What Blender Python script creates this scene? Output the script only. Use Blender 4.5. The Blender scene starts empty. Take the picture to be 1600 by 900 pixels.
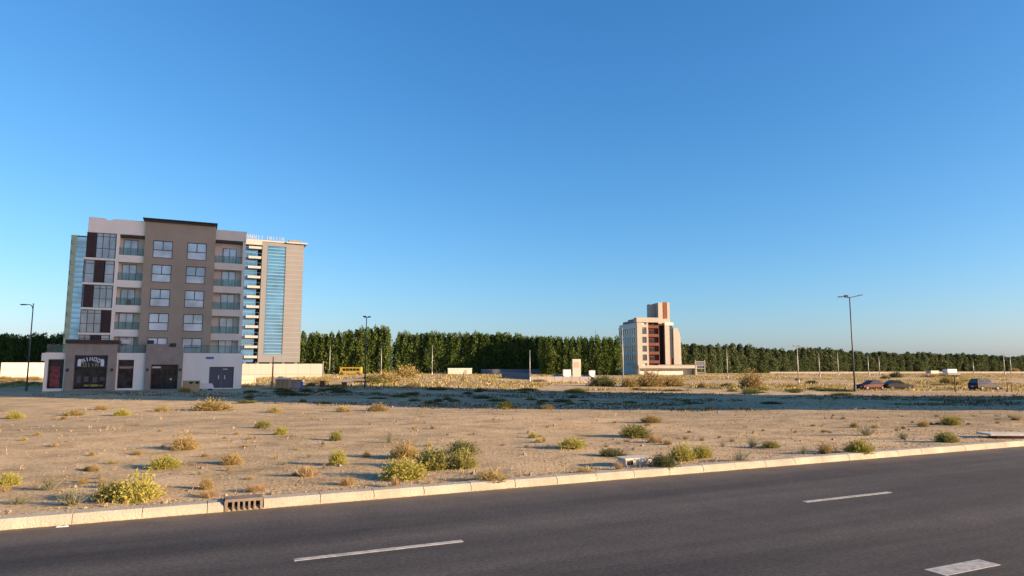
import bpy, bmesh, math, random
from math import sin, cos, pi, radians, tan, atan2, sqrt
from mathutils import Vector, Matrix, noise
random.seed(7)
S = bpy.context.scene
COL = S.collection

# ------------------------------------------------------------------ camera, sky, sun, exposure
CAM_H = 2.6
FPX = 1050.0                      # focal length in pixels of the 1600 px wide photograph
PITCH = math.atan(122.0 / FPX)
cam_d = bpy.data.cameras.new('camera')
cam_d.sensor_width = 36.0
cam_d.lens = 36.0 * FPX / 1600.0
cam_d.clip_start = 0.1
cam_d.clip_end = 6000.0
cam = bpy.data.objects.new('camera', cam_d)
COL.objects.link(cam)
cam.location = (0, 0, CAM_H)
cam.rotation_euler = (pi / 2 + PITCH, 0, 0)
S.camera = cam

SUN_AZ = radians(108.0)           # clockwise from the viewing direction (+Y)
SUN_EL = radians(13.0)
world = bpy.data.worlds.new('World')
S.world = world
world.use_nodes = True
wt = world.node_tree
wt.nodes.clear()
sky = wt.nodes.new('ShaderNodeTexSky')
sky.sky_type = 'NISHITA'
sky.sun_disc = False
sky.sun_elevation = SUN_EL
sky.sun_rotation = SUN_AZ
sky.air_density = 1.0
sky.dust_density = 0.85
sky.ozone_density = 5.2
bg = wt.nodes.new('ShaderNodeBackground')
bg.inputs['Strength'].default_value = 0.090
wo = wt.nodes.new('ShaderNodeOutputWorld')
# the camera that took the photograph renders this sky more saturated than the raw model: grade its channels
sp = wt.nodes.new('ShaderNodeSeparateColor'); cb = wt.nodes.new('ShaderNodeCombineColor')
wt.links.new(sky.outputs[0], sp.inputs[0])
for ch, (gam, gain) in enumerate(((1.36, 0.79), (1.0, 0.935), (0.82, 1.20))):
    pw = wt.nodes.new('ShaderNodeMath'); pw.operation = 'POWER'; pw.inputs[1].default_value = gam
    ml = wt.nodes.new('ShaderNodeMath'); ml.operation = 'MULTIPLY'; ml.inputs[1].default_value = gain
    wt.links.new(sp.outputs[ch], pw.inputs[0]); wt.links.new(pw.outputs[0], ml.inputs[0]); wt.links.new(ml.outputs[0], cb.inputs[ch])
wt.links.new(cb.outputs[0], bg.inputs[0])
wt.links.new(bg.outputs[0], wo.inputs[0])

sun_d = bpy.data.lights.new('sun', 'SUN')
sun_d.energy = 5.0
sun_d.angle = radians(0.5)
sun_d.color = (1.0, 0.74, 0.47)
sun = bpy.data.objects.new('sun', sun_d)
COL.objects.link(sun)
to_sun = Vector((sin(SUN_AZ) * cos(SUN_EL), cos(SUN_AZ) * cos(SUN_EL), sin(SUN_EL)))
sun.rotation_euler = to_sun.to_track_quat('Z', 'Y').to_euler()
sun.location = to_sun * 300

S.view_settings.view_transform = 'Standard'
S.view_settings.look = 'None'
S.view_settings.gamma = 1.0
S.view_settings.exposure = 1.5
S.view_settings.use_curve_mapping = False

# ------------------------------------------------------------------ helpers
def tag(o, label=None, cat=None, group=None, kind=None):
    if label: o['label'] = label
    if cat: o['category'] = cat
    if group: o['group'] = group
    if kind: o['kind'] = kind
    return o

def empty(name, loc=(0, 0, 0), rz=0.0, label=None, cat=None, group=None):
    o = bpy.data.objects.new(name, None)
    o.empty_display_size = 0.3
    COL.objects.link(o)
    o.location = loc
    o.rotation_euler = (0, 0, rz)
    return tag(o, label, cat, group)

def copy_tree(o, parent=None):
    c = o.copy()
    COL.objects.link(c)
    if parent: c.parent = parent
    for ch in list(o.children):
        copy_tree(ch, c)
    return c

class MB:
    """collects shapes and links them as one mesh object"""
    def __init__(s): s.v = []; s.f = []; s.m = []; s.mi = 0
    def face(s, pts):
        b = len(s.v); s.v += [tuple(p) for p in pts]
        s.f.append(tuple(range(b, b + len(pts)))); s.m.append(s.mi)
    def raw(s, vs, fs):
        b = len(s.v); s.v += [tuple(p) for p in vs]
        for f in fs: s.f.append(tuple(b + i for i in f)); s.m.append(s.mi)
    def box(s, x0, x1, y0, y1, z0, z1):
        vs = [(x, y, z) for z in (z0, z1) for y in (y0, y1) for x in (x0, x1)]
        s.raw(vs, [(0, 2, 3, 1), (4, 5, 7, 6), (0, 1, 5, 4), (2, 6, 7, 3), (0, 4, 6, 2), (1, 3, 7, 5)])
    def tube(s, pts, r0, r1=None, n=8, cap=True):
        pts = [Vector(p) for p in pts]
        if r1 is None: r1 = r0
        rings = []
        for i, p in enumerate(pts):
            t = (pts[min(i + 1, len(pts) - 1)] - pts[max(i - 1, 0)]).normalized()
            a = t.cross(Vector((0, 0, 1)))
            if a.length < 1e-3: a = Vector((1, 0, 0))
            a.normalize(); b = t.cross(a)
            r = r0 + (r1 - r0) * i / max(1, len(pts) - 1)
            rings.append([p + (a * cos(2 * pi * k / n) + b * sin(2 * pi * k / n)) * r for k in range(n)])
        vs = [q for rg in rings for q in rg]; fs = []
        for i in range(len(rings) - 1):
            for k in range(n):
                fs.append((i * n + k, i * n + (k + 1) % n, (i + 1) * n + (k + 1) % n, (i + 1) * n + k))
        if cap:
            fs.append(tuple(range(n - 1, -1, -1))); fs.append(tuple(range((len(rings) - 1) * n, len(rings) * n)))
        s.raw(vs, fs)
    def prism(s, poly, y0, y1):
        """poly of (x, z) extruded along y"""
        n = len(poly)
        vs = [(x, y0, z) for x, z in poly] + [(x, y1, z) for x, z in poly]
        fs = [tuple(range(n)), tuple(range(2 * n - 1, n - 1, -1))]
        for i in range(n): fs.append((i, i + n, (i + 1) % n + n, (i + 1) % n))
        s.raw(vs, fs)
    def build(s, name, mats, parent=None, smooth=False, bevel=0.0, loc=None):
        me = bpy.data.meshes.new(name)
        me.from_pydata(s.v, [], s.f)
        if not isinstance(mats, (list, tuple)): mats = [mats]
        for m in mats: me.materials.append(m)
        if len(mats) > 1: me.polygons.foreach_set('material_index', s.m)
        bm = bmesh.new(); bm.from_mesh(me)
        if bevel or smooth: bmesh.ops.remove_doubles(bm, verts=bm.verts, dist=1e-4)
        bmesh.ops.recalc_face_normals(bm, faces=bm.faces)
        bm.to_mesh(me); bm.free()
        if smooth: me.polygons.foreach_set('use_smooth', [True] * len(me.polygons))
        me.update()
        o = bpy.data.objects.new(name, me)
        COL.objects.link(o)
        if parent: o.parent = parent
        if loc: o.location = loc
        if bevel:
            b = o.modifiers.new('bevel', 'BEVEL'); b.width = bevel; b.segments = 2; b.limit_method = 'ANGLE'
        return o

def bx(name, mat, parent, *boxes, bevel=0.0):
    m = MB()
    for b in boxes: m.box(*b)
    return m.build(name, mat, parent, bevel=bevel)

def bxs(name, mat, parent, *boxes):
    for b in boxes: bx(name, mat, parent, b)

# ------------------------------------------------------------------ materials
def nodes(name):
    m = bpy.data.materials.new(name); m.use_nodes = True
    nt = m.node_tree
    return m, nt, nt.nodes['Principled BSDF']

def N(nt, t, **kw):
    n = nt.nodes.new(t)
    for k, v in kw.items():
        if k in n.inputs: n.inputs[k].default_value = v
        else: setattr(n, k, v)
    return n

def ramp(nt, fac, stops):
    r = nt.nodes.new('ShaderNodeValToRGB')
    e = r.color_ramp.elements
    while len(e) < len(stops): e.new(0.5)
    for i, (p, c) in enumerate(stops):
        e[i].position = p; e[i].color = (c[0], c[1], c[2], 1)
    nt.links.new(fac, r.inputs[0])
    return r

def coords(nt, scale=(1, 1, 1), kind='Object'):
    tc = nt.nodes.new('ShaderNodeTexCoord'); mp = nt.nodes.new('ShaderNodeMapping')
    mp.inputs['Scale'].default_value = scale
    nt.links.new(tc.outputs[kind], mp.inputs[0])
    return mp.outputs[0]

def paint(name, col, rough=0.7, var=0.12, scale=0.6, streak=False, metal=0.0, spec=0.4, bump=0.0):
    """painted or plastered surface with soft stains"""
    m, nt, p = nodes(name)
    co = coords(nt, (1, 1, 0.25) if streak else (1, 1, 1))
    n1 = N(nt, 'ShaderNodeTexNoise', Scale=scale, Detail=6.0, Roughness=0.6)
    nt.links.new(co, n1.inputs['Vector'])
    d = tuple(c * (1 - var) for c in col); l = tuple(min(1, c * (1 + var * 0.7)) for c in col)
    r = ramp(nt, n1.outputs['Fac'], [(0.3, d), (0.68, l)])
    nt.links.new(r.outputs[0], p.inputs['Base Color'])
    p.inputs['Roughness'].default_value = rough
    p.inputs['Metallic'].default_value = metal
    p.inputs['Specular IOR Level'].default_value = spec
    if bump:
        n2 = N(nt, 'ShaderNodeTexNoise', Scale=scale * 25, Detail=3.0)
        nt.links.new(coords(nt), n2.inputs['Vector'])
        b = N(nt, 'ShaderNodeBump', Strength=bump, Distance=0.05)
        nt.links.new(n2.outputs['Fac'], b.inputs['Height'])
        nt.links.new(b.outputs[0], p.inputs['Normal'])
    return m

def glass(name, col, rough=0.04, spec=1.0, var=0.3, scale=0.35, metal=0.0, bump=0.015):
    """window pane: tinted, glossy, slightly wavy, uneven behind"""
    m, nt, p = nodes(name)
    co = coords(nt)
    n1 = N(nt, 'ShaderNodeTexNoise', Scale=scale, Detail=2.0)
    nt.links.new(co, n1.inputs['Vector'])
    r = ramp(nt, n1.outputs['Fac'], [(0.35, tuple(c * (1 - var) for c in col)), (0.65, tuple(c * (1 + var) for c in col))])
    nt.links.new(r.outputs[0], p.inputs['Base Color'])
    p.inputs['Roughness'].default_value = rough
    p.inputs['Specular IOR Level'].default_value = spec
    p.inputs['Metallic'].default_value = metal
    p.inputs['IOR'].default_value = 1.6
    n2 = N(nt, 'ShaderNodeTexNoise', Scale=0.8, Detail=1.0)
    nt.links.new(co, n2.inputs['Vector'])
    b = N(nt, 'ShaderNodeBump', Strength=bump * 10, Distance=0.03)
    nt.links.new(n2.outputs['Fac'], b.inputs['Height'])
    nt.links.new(b.outputs[0], p.inputs['Normal'])
    return m

def clear_glass(name, tint, opacity):
    m, nt, p = nodes(name)
    tr = nt.nodes.new('ShaderNodeBsdfTransparent'); tr.inputs[0].default_value = (*tint, 1)
    mx = N(nt, 'ShaderNodeMixShader', Fac=opacity)
    p.inputs['Base Color'].default_value = (tint[0] * .5, tint[1] * .5, tint[2] * .5, 1)
    p.inputs['Roughness'].default_value = 0.03
    nt.links.new(tr.outputs[0], mx.inputs[1]); nt.links.new(p.outputs[0], mx.inputs[2])
    nt.links.new(mx.outputs[0], nt.nodes['Material Output'].inputs[0])
    return m

def leafy(name, stops, rough=0.75, trans=0.25):
    """foliage: each leaf has its own tone, each plant its own shift"""
    m, nt, p = nodes(name)
    g = nt.nodes.new('ShaderNodeNewGeometry'); oi = nt.nodes.new('ShaderNodeObjectInfo')
    a = N(nt, 'ShaderNodeMath', operation='MULTIPLY_ADD')
    a.inputs[1].default_value = 0.72
    b = N(nt, 'ShaderNodeMath', operation='MULTIPLY'); b.inputs[1].default_value = 0.28
    nt.links.new(oi.outputs['Random'], b.inputs[0])
    nt.links.new(g.outputs['Random Per Island'], a.inputs[0]); nt.links.new(b.outputs[0], a.inputs[2])
    r = ramp(nt, a.outputs[0], stops)
    nt.links.new(r.outputs[0], p.inputs['Base Color'])
    p.inputs['Roughness'].default_value = rough
    p.inputs['Specular IOR Level'].default_value = 0.15
    tl = nt.nodes.new('ShaderNodeBsdfTranslucent')
    nt.links.new(r.outputs[0], tl.inputs[0])
    mx = N(nt, 'ShaderNodeMixShader', Fac=trans)
    nt.links.new(p.outputs[0], mx.inputs[1]); nt.links.new(tl.outputs[0], mx.inputs[2])
    nt.links.new(mx.outputs[0], nt.nodes['Material Output'].inputs[0])
    return m

M = {}
M['grey_render'] = paint('grey_brown_render', (0.315, 0.285, 0.215), 0.85, 0.10, 0.35, bump=0.15)
M['portal'] = paint('grey_stone_tile', (0.265, 0.24, 0.195), 0.7, 0.16, 1.2, bump=0.1)
M['white_render'] = paint('white_render', (0.76, 0.76, 0.66), 0.8, 0.07, 0.4, streak=True)
M['pale_render'] = paint('pale_grey_render', (0.62, 0.605, 0.51), 0.8, 0.08, 0.4, streak=True)
M['balcony_wall'] = paint('balcony_back_wall', (0.60, 0.59, 0.52), 0.85, 0.08, 0.5)
M['dark_cap'] = paint('dark_roof_metal', (0.03, 0.025, 0.025), 0.5, 0.2, 0.5)
M['frame'] = paint('dark_window_frame', (0.035, 0.035, 0.04), 0.4, 0.15, 1.0, metal=0.3)
M['louvre'] = paint('dark_brown_louvre', (0.055, 0.035, 0.035), 0.6, 0.25, 2.0)
M['pane'] = glass('sky_reflection_pane', (0.37, 0.49, 0.55), 0.05, 0.8)  # pale blue base colour carries the reflected sky
M['pane_low'] = glass('frosted_window_pane', (0.46, 0.56, 0.60), 0.12, 0.7)
M['curtain_glass'] = glass('blue_grey_curtain_glass', (0.27, 0.32, 0.33), 0.04, 1.0)
M['shop_glass'] = glass('dark_shop_glass', (0.022, 0.024, 0.026), 0.10, 0.18, var=0.7, scale=1.3)
M['rail_glass'] = clear_glass('green_tinted_rail_glass', (0.78, 0.89, 0.86), 0.13)
M['door_grey'] = paint('grey_steel_door', (0.075, 0.08, 0.10), 0.5, 0.1, 0.8)
M['white_metal'] = paint('white_metal', (0.65, 0.65, 0.64), 0.5, 0.1, 1.0)
M['roof_letter'] = paint('roof_letter_white', (0.26, 0.27, 0.275), 0.5, 0.08, 1.0)
M['sign_navy'] = paint('navy_sign_board', (0.012, 0.014, 0.035), 0.4, 0.2, 1.0)
M['sign_white'] = paint('white_sign_letter', (0.70, 0.72, 0.74), 0.5, 0.05, 1.0)
M['sign_yellow'] = paint('olive_yellow_letter', (0.28, 0.27, 0.05), 0.5, 0.1, 1.0)
M['sign_blue'] = paint('blue_number_plate', (0.05, 0.14, 0.42), 0.45, 0.05, 1.0)
M['poster_red'] = paint('red_poster', (0.20, 0.04, 0.045), 0.5, 0.9, 2.6)
M['tower_beige'] = paint('warm_beige_cladding', (0.148, 0.154, 0.160), 0.8, 0.06, 0.2, streak=True)
M['tower_glass'] = glass('blue_tower_glass', (0.03, 0.11, 0.23), 0.10, 0.9, var=0.35, scale=0.18)
M['tower_band'] = paint('blue_tower_band', (0.10, 0.22, 0.30), 0.5, 0.15, 0.4)
M['tower_dark'] = paint('tower_dark_gap', (0.03, 0.045, 0.055), 0.7, 0.2, 0.4)
M['tower_blue'] = glass('deep_blue_tower_glass', (0.03, 0.09, 0.20), 0.25, 0.35, var=0.35, scale=0.2)
M['tower_end_band'] = paint('blue_end_band', (0.03, 0.075, 0.13), 0.6, 0.15, 0.4)
M['tower_teal'] = paint('dark_teal_tower_edge', (0.022, 0.055, 0.075), 0.6, 0.1, 0.4)  # far end edge, darker and bluer than the rest of the tower
M['slab_cream'] = paint('cream_slab', (0.32, 0.31, 0.29), 0.8, 0.08, 0.4)
M['cream'] = paint('cream_wall_paint', (0.36, 0.335, 0.28), 0.8, 0.07, 0.3, streak=True)
M['brick_red'] = paint('brick_red_wall', (0.135, 0.046, 0.034), 0.85, 0.2, 0.5)
M['rust'] = paint('rust_orange_wall', (0.19, 0.06, 0.028), 0.85, 0.2, 0.5)
M['void'] = paint('opening_shade_paint', (0.015, 0.015, 0.016), 0.9, 0.2, 1.0)  # near-black paint for the shade inside openings and recesses
M['dark_glass'] = glass('dark_office_glass', (0.03, 0.04, 0.05), 0.06, 0.8)
M['hoarding'] = paint('cream_hoarding', (0.52, 0.475, 0.40), 0.8, 0.06, 0.25, streak=True)
M['hoard_line'] = paint('hoarding_joint', (0.40, 0.30, 0.19), 0.8, 0.1, 1.0)
M['grey_and_shade'] = paint('blue_grey_and_shade', (0.15, 0.165, 0.19), 0.8, 0.12, 0.3)  # site walls: shade put into this blue grey; plain grey on other parts
M['pale_concrete'] = paint('pale_bare_concrete', (0.52, 0.47, 0.40), 0.9, 0.18, 2.0, bump=0.3)  # even pale tone for the box by the kerb and the flat slab
M['galv'] = paint('galvanised_steel', (0.33, 0.33, 0.32), 0.5, 0.12, 1.5, metal=0.35)
M['dark_pole'] = paint('dark_grey_pole_paint', (0.06, 0.065, 0.07), 0.5, 0.15, 1.5, metal=0.2)
M['lens'] = paint('lamp_lens', (0.6, 0.62, 0.62), 0.25, 0.05, 1.0)
M['tyre'] = paint('tyre_rubber', (0.018, 0.018, 0.019), 0.85, 0.15, 4.0)
M['rim'] = paint('alloy_rim', (0.10, 0.10, 0.105), 0.5, 0.1, 4.0, metal=0.3)
M['car_glass'] = glass('dark_car_glass', (0.015, 0.017, 0.02), 0.04, 0.8)
M['head'] = paint('headlamp_glass', (0.75, 0.75, 0.72), 0.15, 0.05, 3.0)
M['tail'] = paint('tail_lamp_red', (0.35, 0.02, 0.02), 0.2, 0.1, 3.0)
M['bus_yellow'] = paint('school_bus_yellow', (0.36, 0.26, 0.035), 0.4, 0.06, 0.5)
M['kerbstone'] = paint('kerb_concrete', (0.345, 0.315, 0.245), 0.9, 0.22, 1.4, bump=0.4)
M['concrete'] = paint('weathered_concrete', (0.33, 0.30, 0.27), 0.9, 0.22, 1.5, bump=0.4)
M['soiled_concrete'] = paint('soiled_drain_concrete', (0.17, 0.14, 0.11), 0.9, 0.3, 3.0, bump=0.4)
M['red_brown'] = paint('red_brown_plastic', (0.16, 0.06, 0.035), 0.6, 0.2, 2.0)
M['orange_tan'] = paint('tan_plywood', (0.36, 0.22, 0.11), 0.8, 0.2, 1.0)
M['wood'] = paint('grey_brown_bark', (0.10, 0.075, 0.05), 0.9, 0.25, 2.0)

def car_paint(name, col):
    m, nt, p = nodes(name)
    p.inputs['Base Color'].default_value = (*col, 1)
    p.inputs['Roughness'].default_value = 0.3
    p.inputs['Metallic'].default_value = 0.0
    p.inputs['Coat Weight'].default_value = 0.0
    p.inputs['Specular IOR Level'].default_value = 0.18
    n1 = N(nt, 'ShaderNodeTexNoise', Scale=3.0, Detail=5.0)
    nt.links.new(coords(nt), n1.inputs['Vector'])
    r = ramp(nt, n1.outputs['Fac'], [(0.35, (0.4,) * 3), (0.7, (0.6,) * 3)])
    nt.links.new(r.outputs[0], p.inputs['Roughness'])
    return m

def sand_material():
    m, nt, p = nodes('desert_sand')
    co = coords(nt)
    big = N(nt, 'ShaderNodeTexNoise', Scale=0.045, Detail=5.0, Roughness=0.6)
    mid = N(nt, 'ShaderNodeTexNoise', Scale=0.55, Detail=8.0, Roughness=0.68)
    fine = N(nt, 'ShaderNodeTexNoise', Scale=9.0, Detail=7.0, Roughness=0.75)
    for n in (big, mid, fine): nt.links.new(co, n.inputs['Vector'])
    r1 = ramp(nt, mid.outputs['Fac'], [(0.28, (0.25, 0.185, 0.105)), (0.47, (0.45, 0.345, 0.20)), (0.66, (0.56, 0.44, 0.275))])
    r2 = ramp(nt, fine.outputs['Fac'], [(0.32, (0.36, 0.32, 0.29)), (0.47, (0.92, 0.90, 0.88)), (0.70, (1.32, 1.28, 1.24))])
    mul = N(nt, 'ShaderNodeMix', data_type='RGBA', blend_type='MULTIPLY'); mul.inputs[0].default_value = 0.85
    nt.links.new(r1.outputs[0], mul.inputs[6]); nt.links.new(r2.outputs[0], mul.inputs[7])
    r3 = ramp(nt, big.outputs['Fac'], [(0.34, (0.74, 0.74, 0.74)), (0.52, (1.03, 1.0, 0.98)), (0.66, (1.17, 1.10, 1.06))])
    mul2 = N(nt, 'ShaderNodeMix', data_type='RGBA', blend_type='MULTIPLY'); mul2.inputs[0].default_value = 1.0
    nt.links.new(mul.outputs[2], mul2.inputs[6]); nt.links.new(r3.outputs[0], mul2.inputs[7])
    nt.links.new(mul2.outputs[2], p.inputs['Base Color'])
    p.inputs['Roughness'].default_value = 0.95
    p.inputs['Specular IOR Level'].default_value = 0.1
    vor = N(nt, 'ShaderNodeTexVoronoi', Scale=14.0); nt.links.new(co, vor.inputs['Vector'])
    b1 = N(nt, 'ShaderNodeBump', Strength=0.35, Distance=0.10)
    b2 = N(nt, 'ShaderNodeBump', Strength=0.75, Distance=0.04)
    b3 = N(nt, 'ShaderNodeBump', Strength=0.5, Distance=0.025)
    nt.links.new(mid.outputs['Fac'], b1.inputs['Height'])
    nt.links.new(fine.outputs['Fac'], b2.inputs['Height']); nt.links.new(b1.outputs[0], b2.inputs['Normal'])
    nt.links.new(vor.outputs['Distance'], b3.inputs['Height']); nt.links.new(b2.outputs[0], b3.inputs['Normal'])
    nt.links.new(b3.outputs[0], p.inputs['Normal'])
    return m
M['sand'] = sand_material()

def asphalt_material():
    m, nt, p = nodes('asphalt')
    tc = nt.nodes.new('ShaderNodeTexCoord')
    mp = nt.nodes.new('ShaderNodeMapping')           # streaks follow the driving direction (local x of the road)
    mp.inputs['Scale'].default_value = (0.05, 0.75, 1)
    nt.links.new(tc.outputs['Object'], mp.inputs[0])
    st = N(nt, 'ShaderNodeTexNoise', Scale=1.0, Detail=4.0, Roughness=0.55)
    nt.links.new(mp.outputs[0], st.inputs['Vector'])
    fine = N(nt, 'ShaderNodeTexNoise', Scale=16.0, Detail=8.0, Roughness=0.85)
    mid = N(nt, 'ShaderNodeTexNoise', Scale=1.2, Detail=6.0, Roughness=0.7)
    for n in (fine, mid): nt.links.new(tc.outputs['Object'], n.inputs['Vector'])
    r = ramp(nt, st.outputs['Fac'], [(0.32, (0.028, 0.027, 0.028)), (0.68, (0.080, 0.074, 0.069))])
    r2 = ramp(nt, fine.outputs['Fac'], [(0.34, (0.30,) * 3), (0.50, (0.95,) * 3), (0.68, (2.1,) * 3)])
    r3 = ramp(nt, mid.outputs['Fac'], [(0.3, (0.82,) * 3), (0.7, (1.15, 1.13, 1.1))])
    a = N(nt, 'ShaderNodeMix', data_type='RGBA', blend_type='MULTIPLY'); a.inputs[0].default_value = 0.8
    b = N(nt, 'ShaderNodeMix', data_type='RGBA', blend_type='MULTIPLY'); b.inputs[0].default_value = 1.0
    nt.links.new(r.outputs[0], a.inputs[6]); nt.links.new(r2.outputs[0], a.inputs[7])
    nt.links.new(a.outputs[2], b.inputs[6]); nt.links.new(r3.outputs[0], b.inputs[7])
    # sand dust collects towards the kerb
    sx = nt.nodes.new('ShaderNodeSeparateXYZ'); nt.links.new(tc.outputs['Object'], sx.inputs[0])
    mr = N(nt, 'ShaderNodeMapRange'); mr.inputs[1].default_value = 11.4; mr.inputs[2].default_value = 13.5
    nt.links.new(sx.outputs['Y'], mr.inputs[0])
    pw = N(nt, 'ShaderNodeMath', operation='POWER'); pw.inputs[1].default_value = 2.6
    nt.links.new(mr.outputs[0], pw.inputs[0])
    ml = N(nt, 'ShaderNodeMath', operation='MULTIPLY'); nt.links.new(pw.outputs[0], ml.inputs[0]); nt.links.new(mid.outputs['Fac'], ml.inputs[1])
    c = N(nt, 'ShaderNodeMix', data_type='RGBA'); c.inputs[7].default_value = (0.24, 0.185, 0.13, 1)
    nt.links.new(ml.outputs[0], c.inputs[0]); nt.links.new(b.outputs[2], c.inputs[6])
    nt.links.new(c.outputs[2], p.inputs['Base Color'])
    p.inputs['Roughness'].default_value = 0.85
    p.inputs['Specular IOR Level'].default_value = 0.25
    bp = N(nt, 'ShaderNodeBump', Strength=0.5, Distance=0.012)
    nt.links.new(fine.outputs['Fac'], bp.inputs['Height']); nt.links.new(bp.outputs[0], p.inputs['Normal'])
    return m
M['asphalt'] = asphalt_material()

def worn_paint():
    m, nt, p = nodes('worn_road_paint')
    n1 = N(nt, 'ShaderNodeTexNoise', Scale=7.0, Detail=8.0, Roughness=0.75)
    nt.links.new(coords(nt), n1.inputs['Vector'])
    r = ramp(nt, n1.outputs['Fac'], [(0.34, (0.14, 0.135, 0.13)), (0.50, (0.34, 0.335, 0.32)), (0.7, (0.47, 0.46, 0.44))])
    nt.links.new(r.outputs[0], p.inputs['Base Color']); p.inputs['Roughness'].default_value = 0.8
    return m
M['road_paint'] = worn_paint()

M['leaf_bright'] = leafy('yellow_green_leaves', [(0.0, (0.22, 0.20, 0.035)), (0.5, (0.35, 0.32, 0.06)), (1.0, (0.47, 0.43, 0.11))])
M['leaf_green'] = leafy('green_leaves', [(0.0, (0.11, 0.115, 0.028)), (0.5, (0.23, 0.22, 0.055)), (1.0, (0.37, 0.34, 0.10))])
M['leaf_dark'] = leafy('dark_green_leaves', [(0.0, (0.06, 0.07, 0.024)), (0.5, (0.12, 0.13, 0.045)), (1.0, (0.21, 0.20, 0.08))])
M['leaf_olive'] = leafy('olive_brown_leaves', [(0.0, (0.15, 0.11, 0.035)), (0.5, (0.30, 0.22, 0.08)), (1.0, (0.46, 0.35, 0.15))])
M['leaf_tan'] = leafy('dry_tan_blades', [(0.0, (0.20, 0.13, 0.06)), (0.5, (0.36, 0.25, 0.12)), (1.0, (0.52, 0.38, 0.20))])
M['leaf_grey'] = leafy('grey_green_twigs', [(0.0, (0.12, 0.12, 0.07)), (0.5, (0.22, 0.21, 0.13)), (1.0, (0.36, 0.33, 0.21))])
M['leaf_straw'] = leafy('yellow_straw', [(0.0, (0.14, 0.105, 0.03)), (0.5, (0.33, 0.26, 0.08)), (1.0, (0.50, 0.41, 0.17))])
M['leaf_shade_scrub'] = leafy('shade_darkened_scrub', [(0.0, (0.08, 0.058, 0.03)), (0.5, (0.16, 0.12, 0.065)), (1.0, (0.24, 0.18, 0.09))])  # scrub colour darkened to deepen the long shadow
M['leaf_tree'] = leafy('dark_tree_foliage', [(0.0, (0.034, 0.062, 0.014)), (0.5, (0.088, 0.135, 0.030)), (1.0, (0.155, 0.205, 0.050))])
M['leaf_tree_far'] = leafy('haze_muted_foliage', [(0.0, (0.045, 0.066, 0.028)), (0.5, (0.090, 0.120, 0.050)), (1.0, (0.15, 0.18, 0.080))])  # greens muted in the colour, in place of haze on the far right row
M['pebble'] = leafy('pale_brown_stones', [(0.0, (0.14, 0.10, 0.07)), (0.5, (0.28, 0.21, 0.14)), (1.0, (0.42, 0.33, 0.23))], trans=0.0)

# ------------------------------------------------------------------ ground model: z at (x, y)
RD = Vector((0.9100, 0.4147, 0))          # along the road
RN = Vector((-0.4147, 0.9100, 0))         # across it, away from the viewer
KERB = 13.47                              # distance of the kerb line from the camera
def sm(a, b, t):
    t = max(0.0, min(1.0, (t - a) / (b - a))); return t * t * (3 - 2 * t)
def lerp(a, b, t): return a + (b - a) * t

def zg(x, y):
    p = x * RN.x + y * RN.y
    if p < KERB + 0.1: return -0.25
    w = sm(-25, 30, x)                                    # left of picture .. right of picture
    dip = lerp(-0.5, -1.0, w)
    z = 0.13 * (1 - sm(KERB + 0.3, KERB + 9, p))
    z += dip * sm(KERB + 4, 55, p) * (1 - 0.35 * sm(130, 230, y))
    amp = sm(KERB + 0.3, KERB + 3, p)
    z += amp * 0.05 * noise.noise(Vector((x * 0.35, y * 0.35, 3.1)))
    z += amp * 0.10 * noise.noise(Vector((x * 0.07, y * 0.07, 7.7)))
    # low sand bank in the middle distance
    z += 0.9 * math.exp(-((x + 18) / 22.0) ** 2 - ((y - 150) / 14.0) ** 2)
    return z

def ray(px, py):
    x = (px - 800) / FPX; y = -(py - 450) / FPX
    return Vector((x, cos(PITCH) - y * sin(PITCH), sin(PITCH) + y * cos(PITCH)))

def spot(px, py):
    """where the sight line through this photo point meets the ground"""
    r = ray(px, py); r = r / r.y
    d = 6.0
    while d < 900:
        P = r * d
        zz = zg(P.x, P.y) if (P.x * RN.x + P.y * RN.y) > KERB else 0.0
        if CAM_H + P.z <= zz: break
        d += 0.04 + d * 0.002
    return Vector((P.x, P.y, zz))

def far(px, dist):
    """ground point at a given distance in the direction of a photo column"""
    x = (px - 800) / FPX / 1.0 * dist
    return Vector((x, dist, zg(x, dist)))

def pxm(P): return P.y / FPX                     # metres per photo pixel at P
# ------------------------------------------------------------------ ground, road, kerb, markings
RZ = atan2(RD.y, RD.x)
def graded(lo, hi, near_lo, near_hi, step, growth):
    xs = []; x = near_lo
    while x <= near_hi: xs.append(x); x += step
    s = step; x = xs[-1]
    while x < hi: s *= growth; x += s; xs.append(x)
    s = step; x = near_lo; left = []
    while x > lo: s *= growth; x -= s; left.append(x)
    return left[::-1] + xs

def make_ground():
    A = graded(-2600, 2600, -14, 40, 0.45, 1.07)
    Pp = [-2600, -1200, -500, -150, -50, -20, 0, 8, KERB - 0.3, KERB + 0.12, KERB + 0.32]
    Pp += graded(0, 2600, KERB + 0.6, 32, 0.4, 1.045)[0:]
    Pp = sorted(q for q in Pp if q <= KERB + 0.32 or q >= KERB + 0.6)
    vs = []
    for p in Pp:
        for a in A:
            x = RD.x * a + RN.x * p; y = RD.y * a + RN.y * p
            z = zg(x, y)
            if KERB + 0.5 < p < 33 and -15 < a < 42:
                z += 0.03 * noise.noise(Vector((x * 1.1, y * 1.1, 1.7))) + 0.015 * noise.noise(Vector((x * 2.6, y * 2.6, 4.7)))
            vs.append((x, y, z))
    n = len(A); fs = []
    for j in range(len(Pp) - 1):
        for i in range(n - 1):
            fs.append((j * n + i, j * n + i + 1, (j + 1) * n + i + 1, (j + 1) * n + i))
    m = MB(); m.raw(vs, fs)
    o = m.build('ground', M['sand'], smooth=True)
    tag(o, 'bare sandy desert ground across the empty lot', 'ground', kind='structure')
make_ground()

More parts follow.
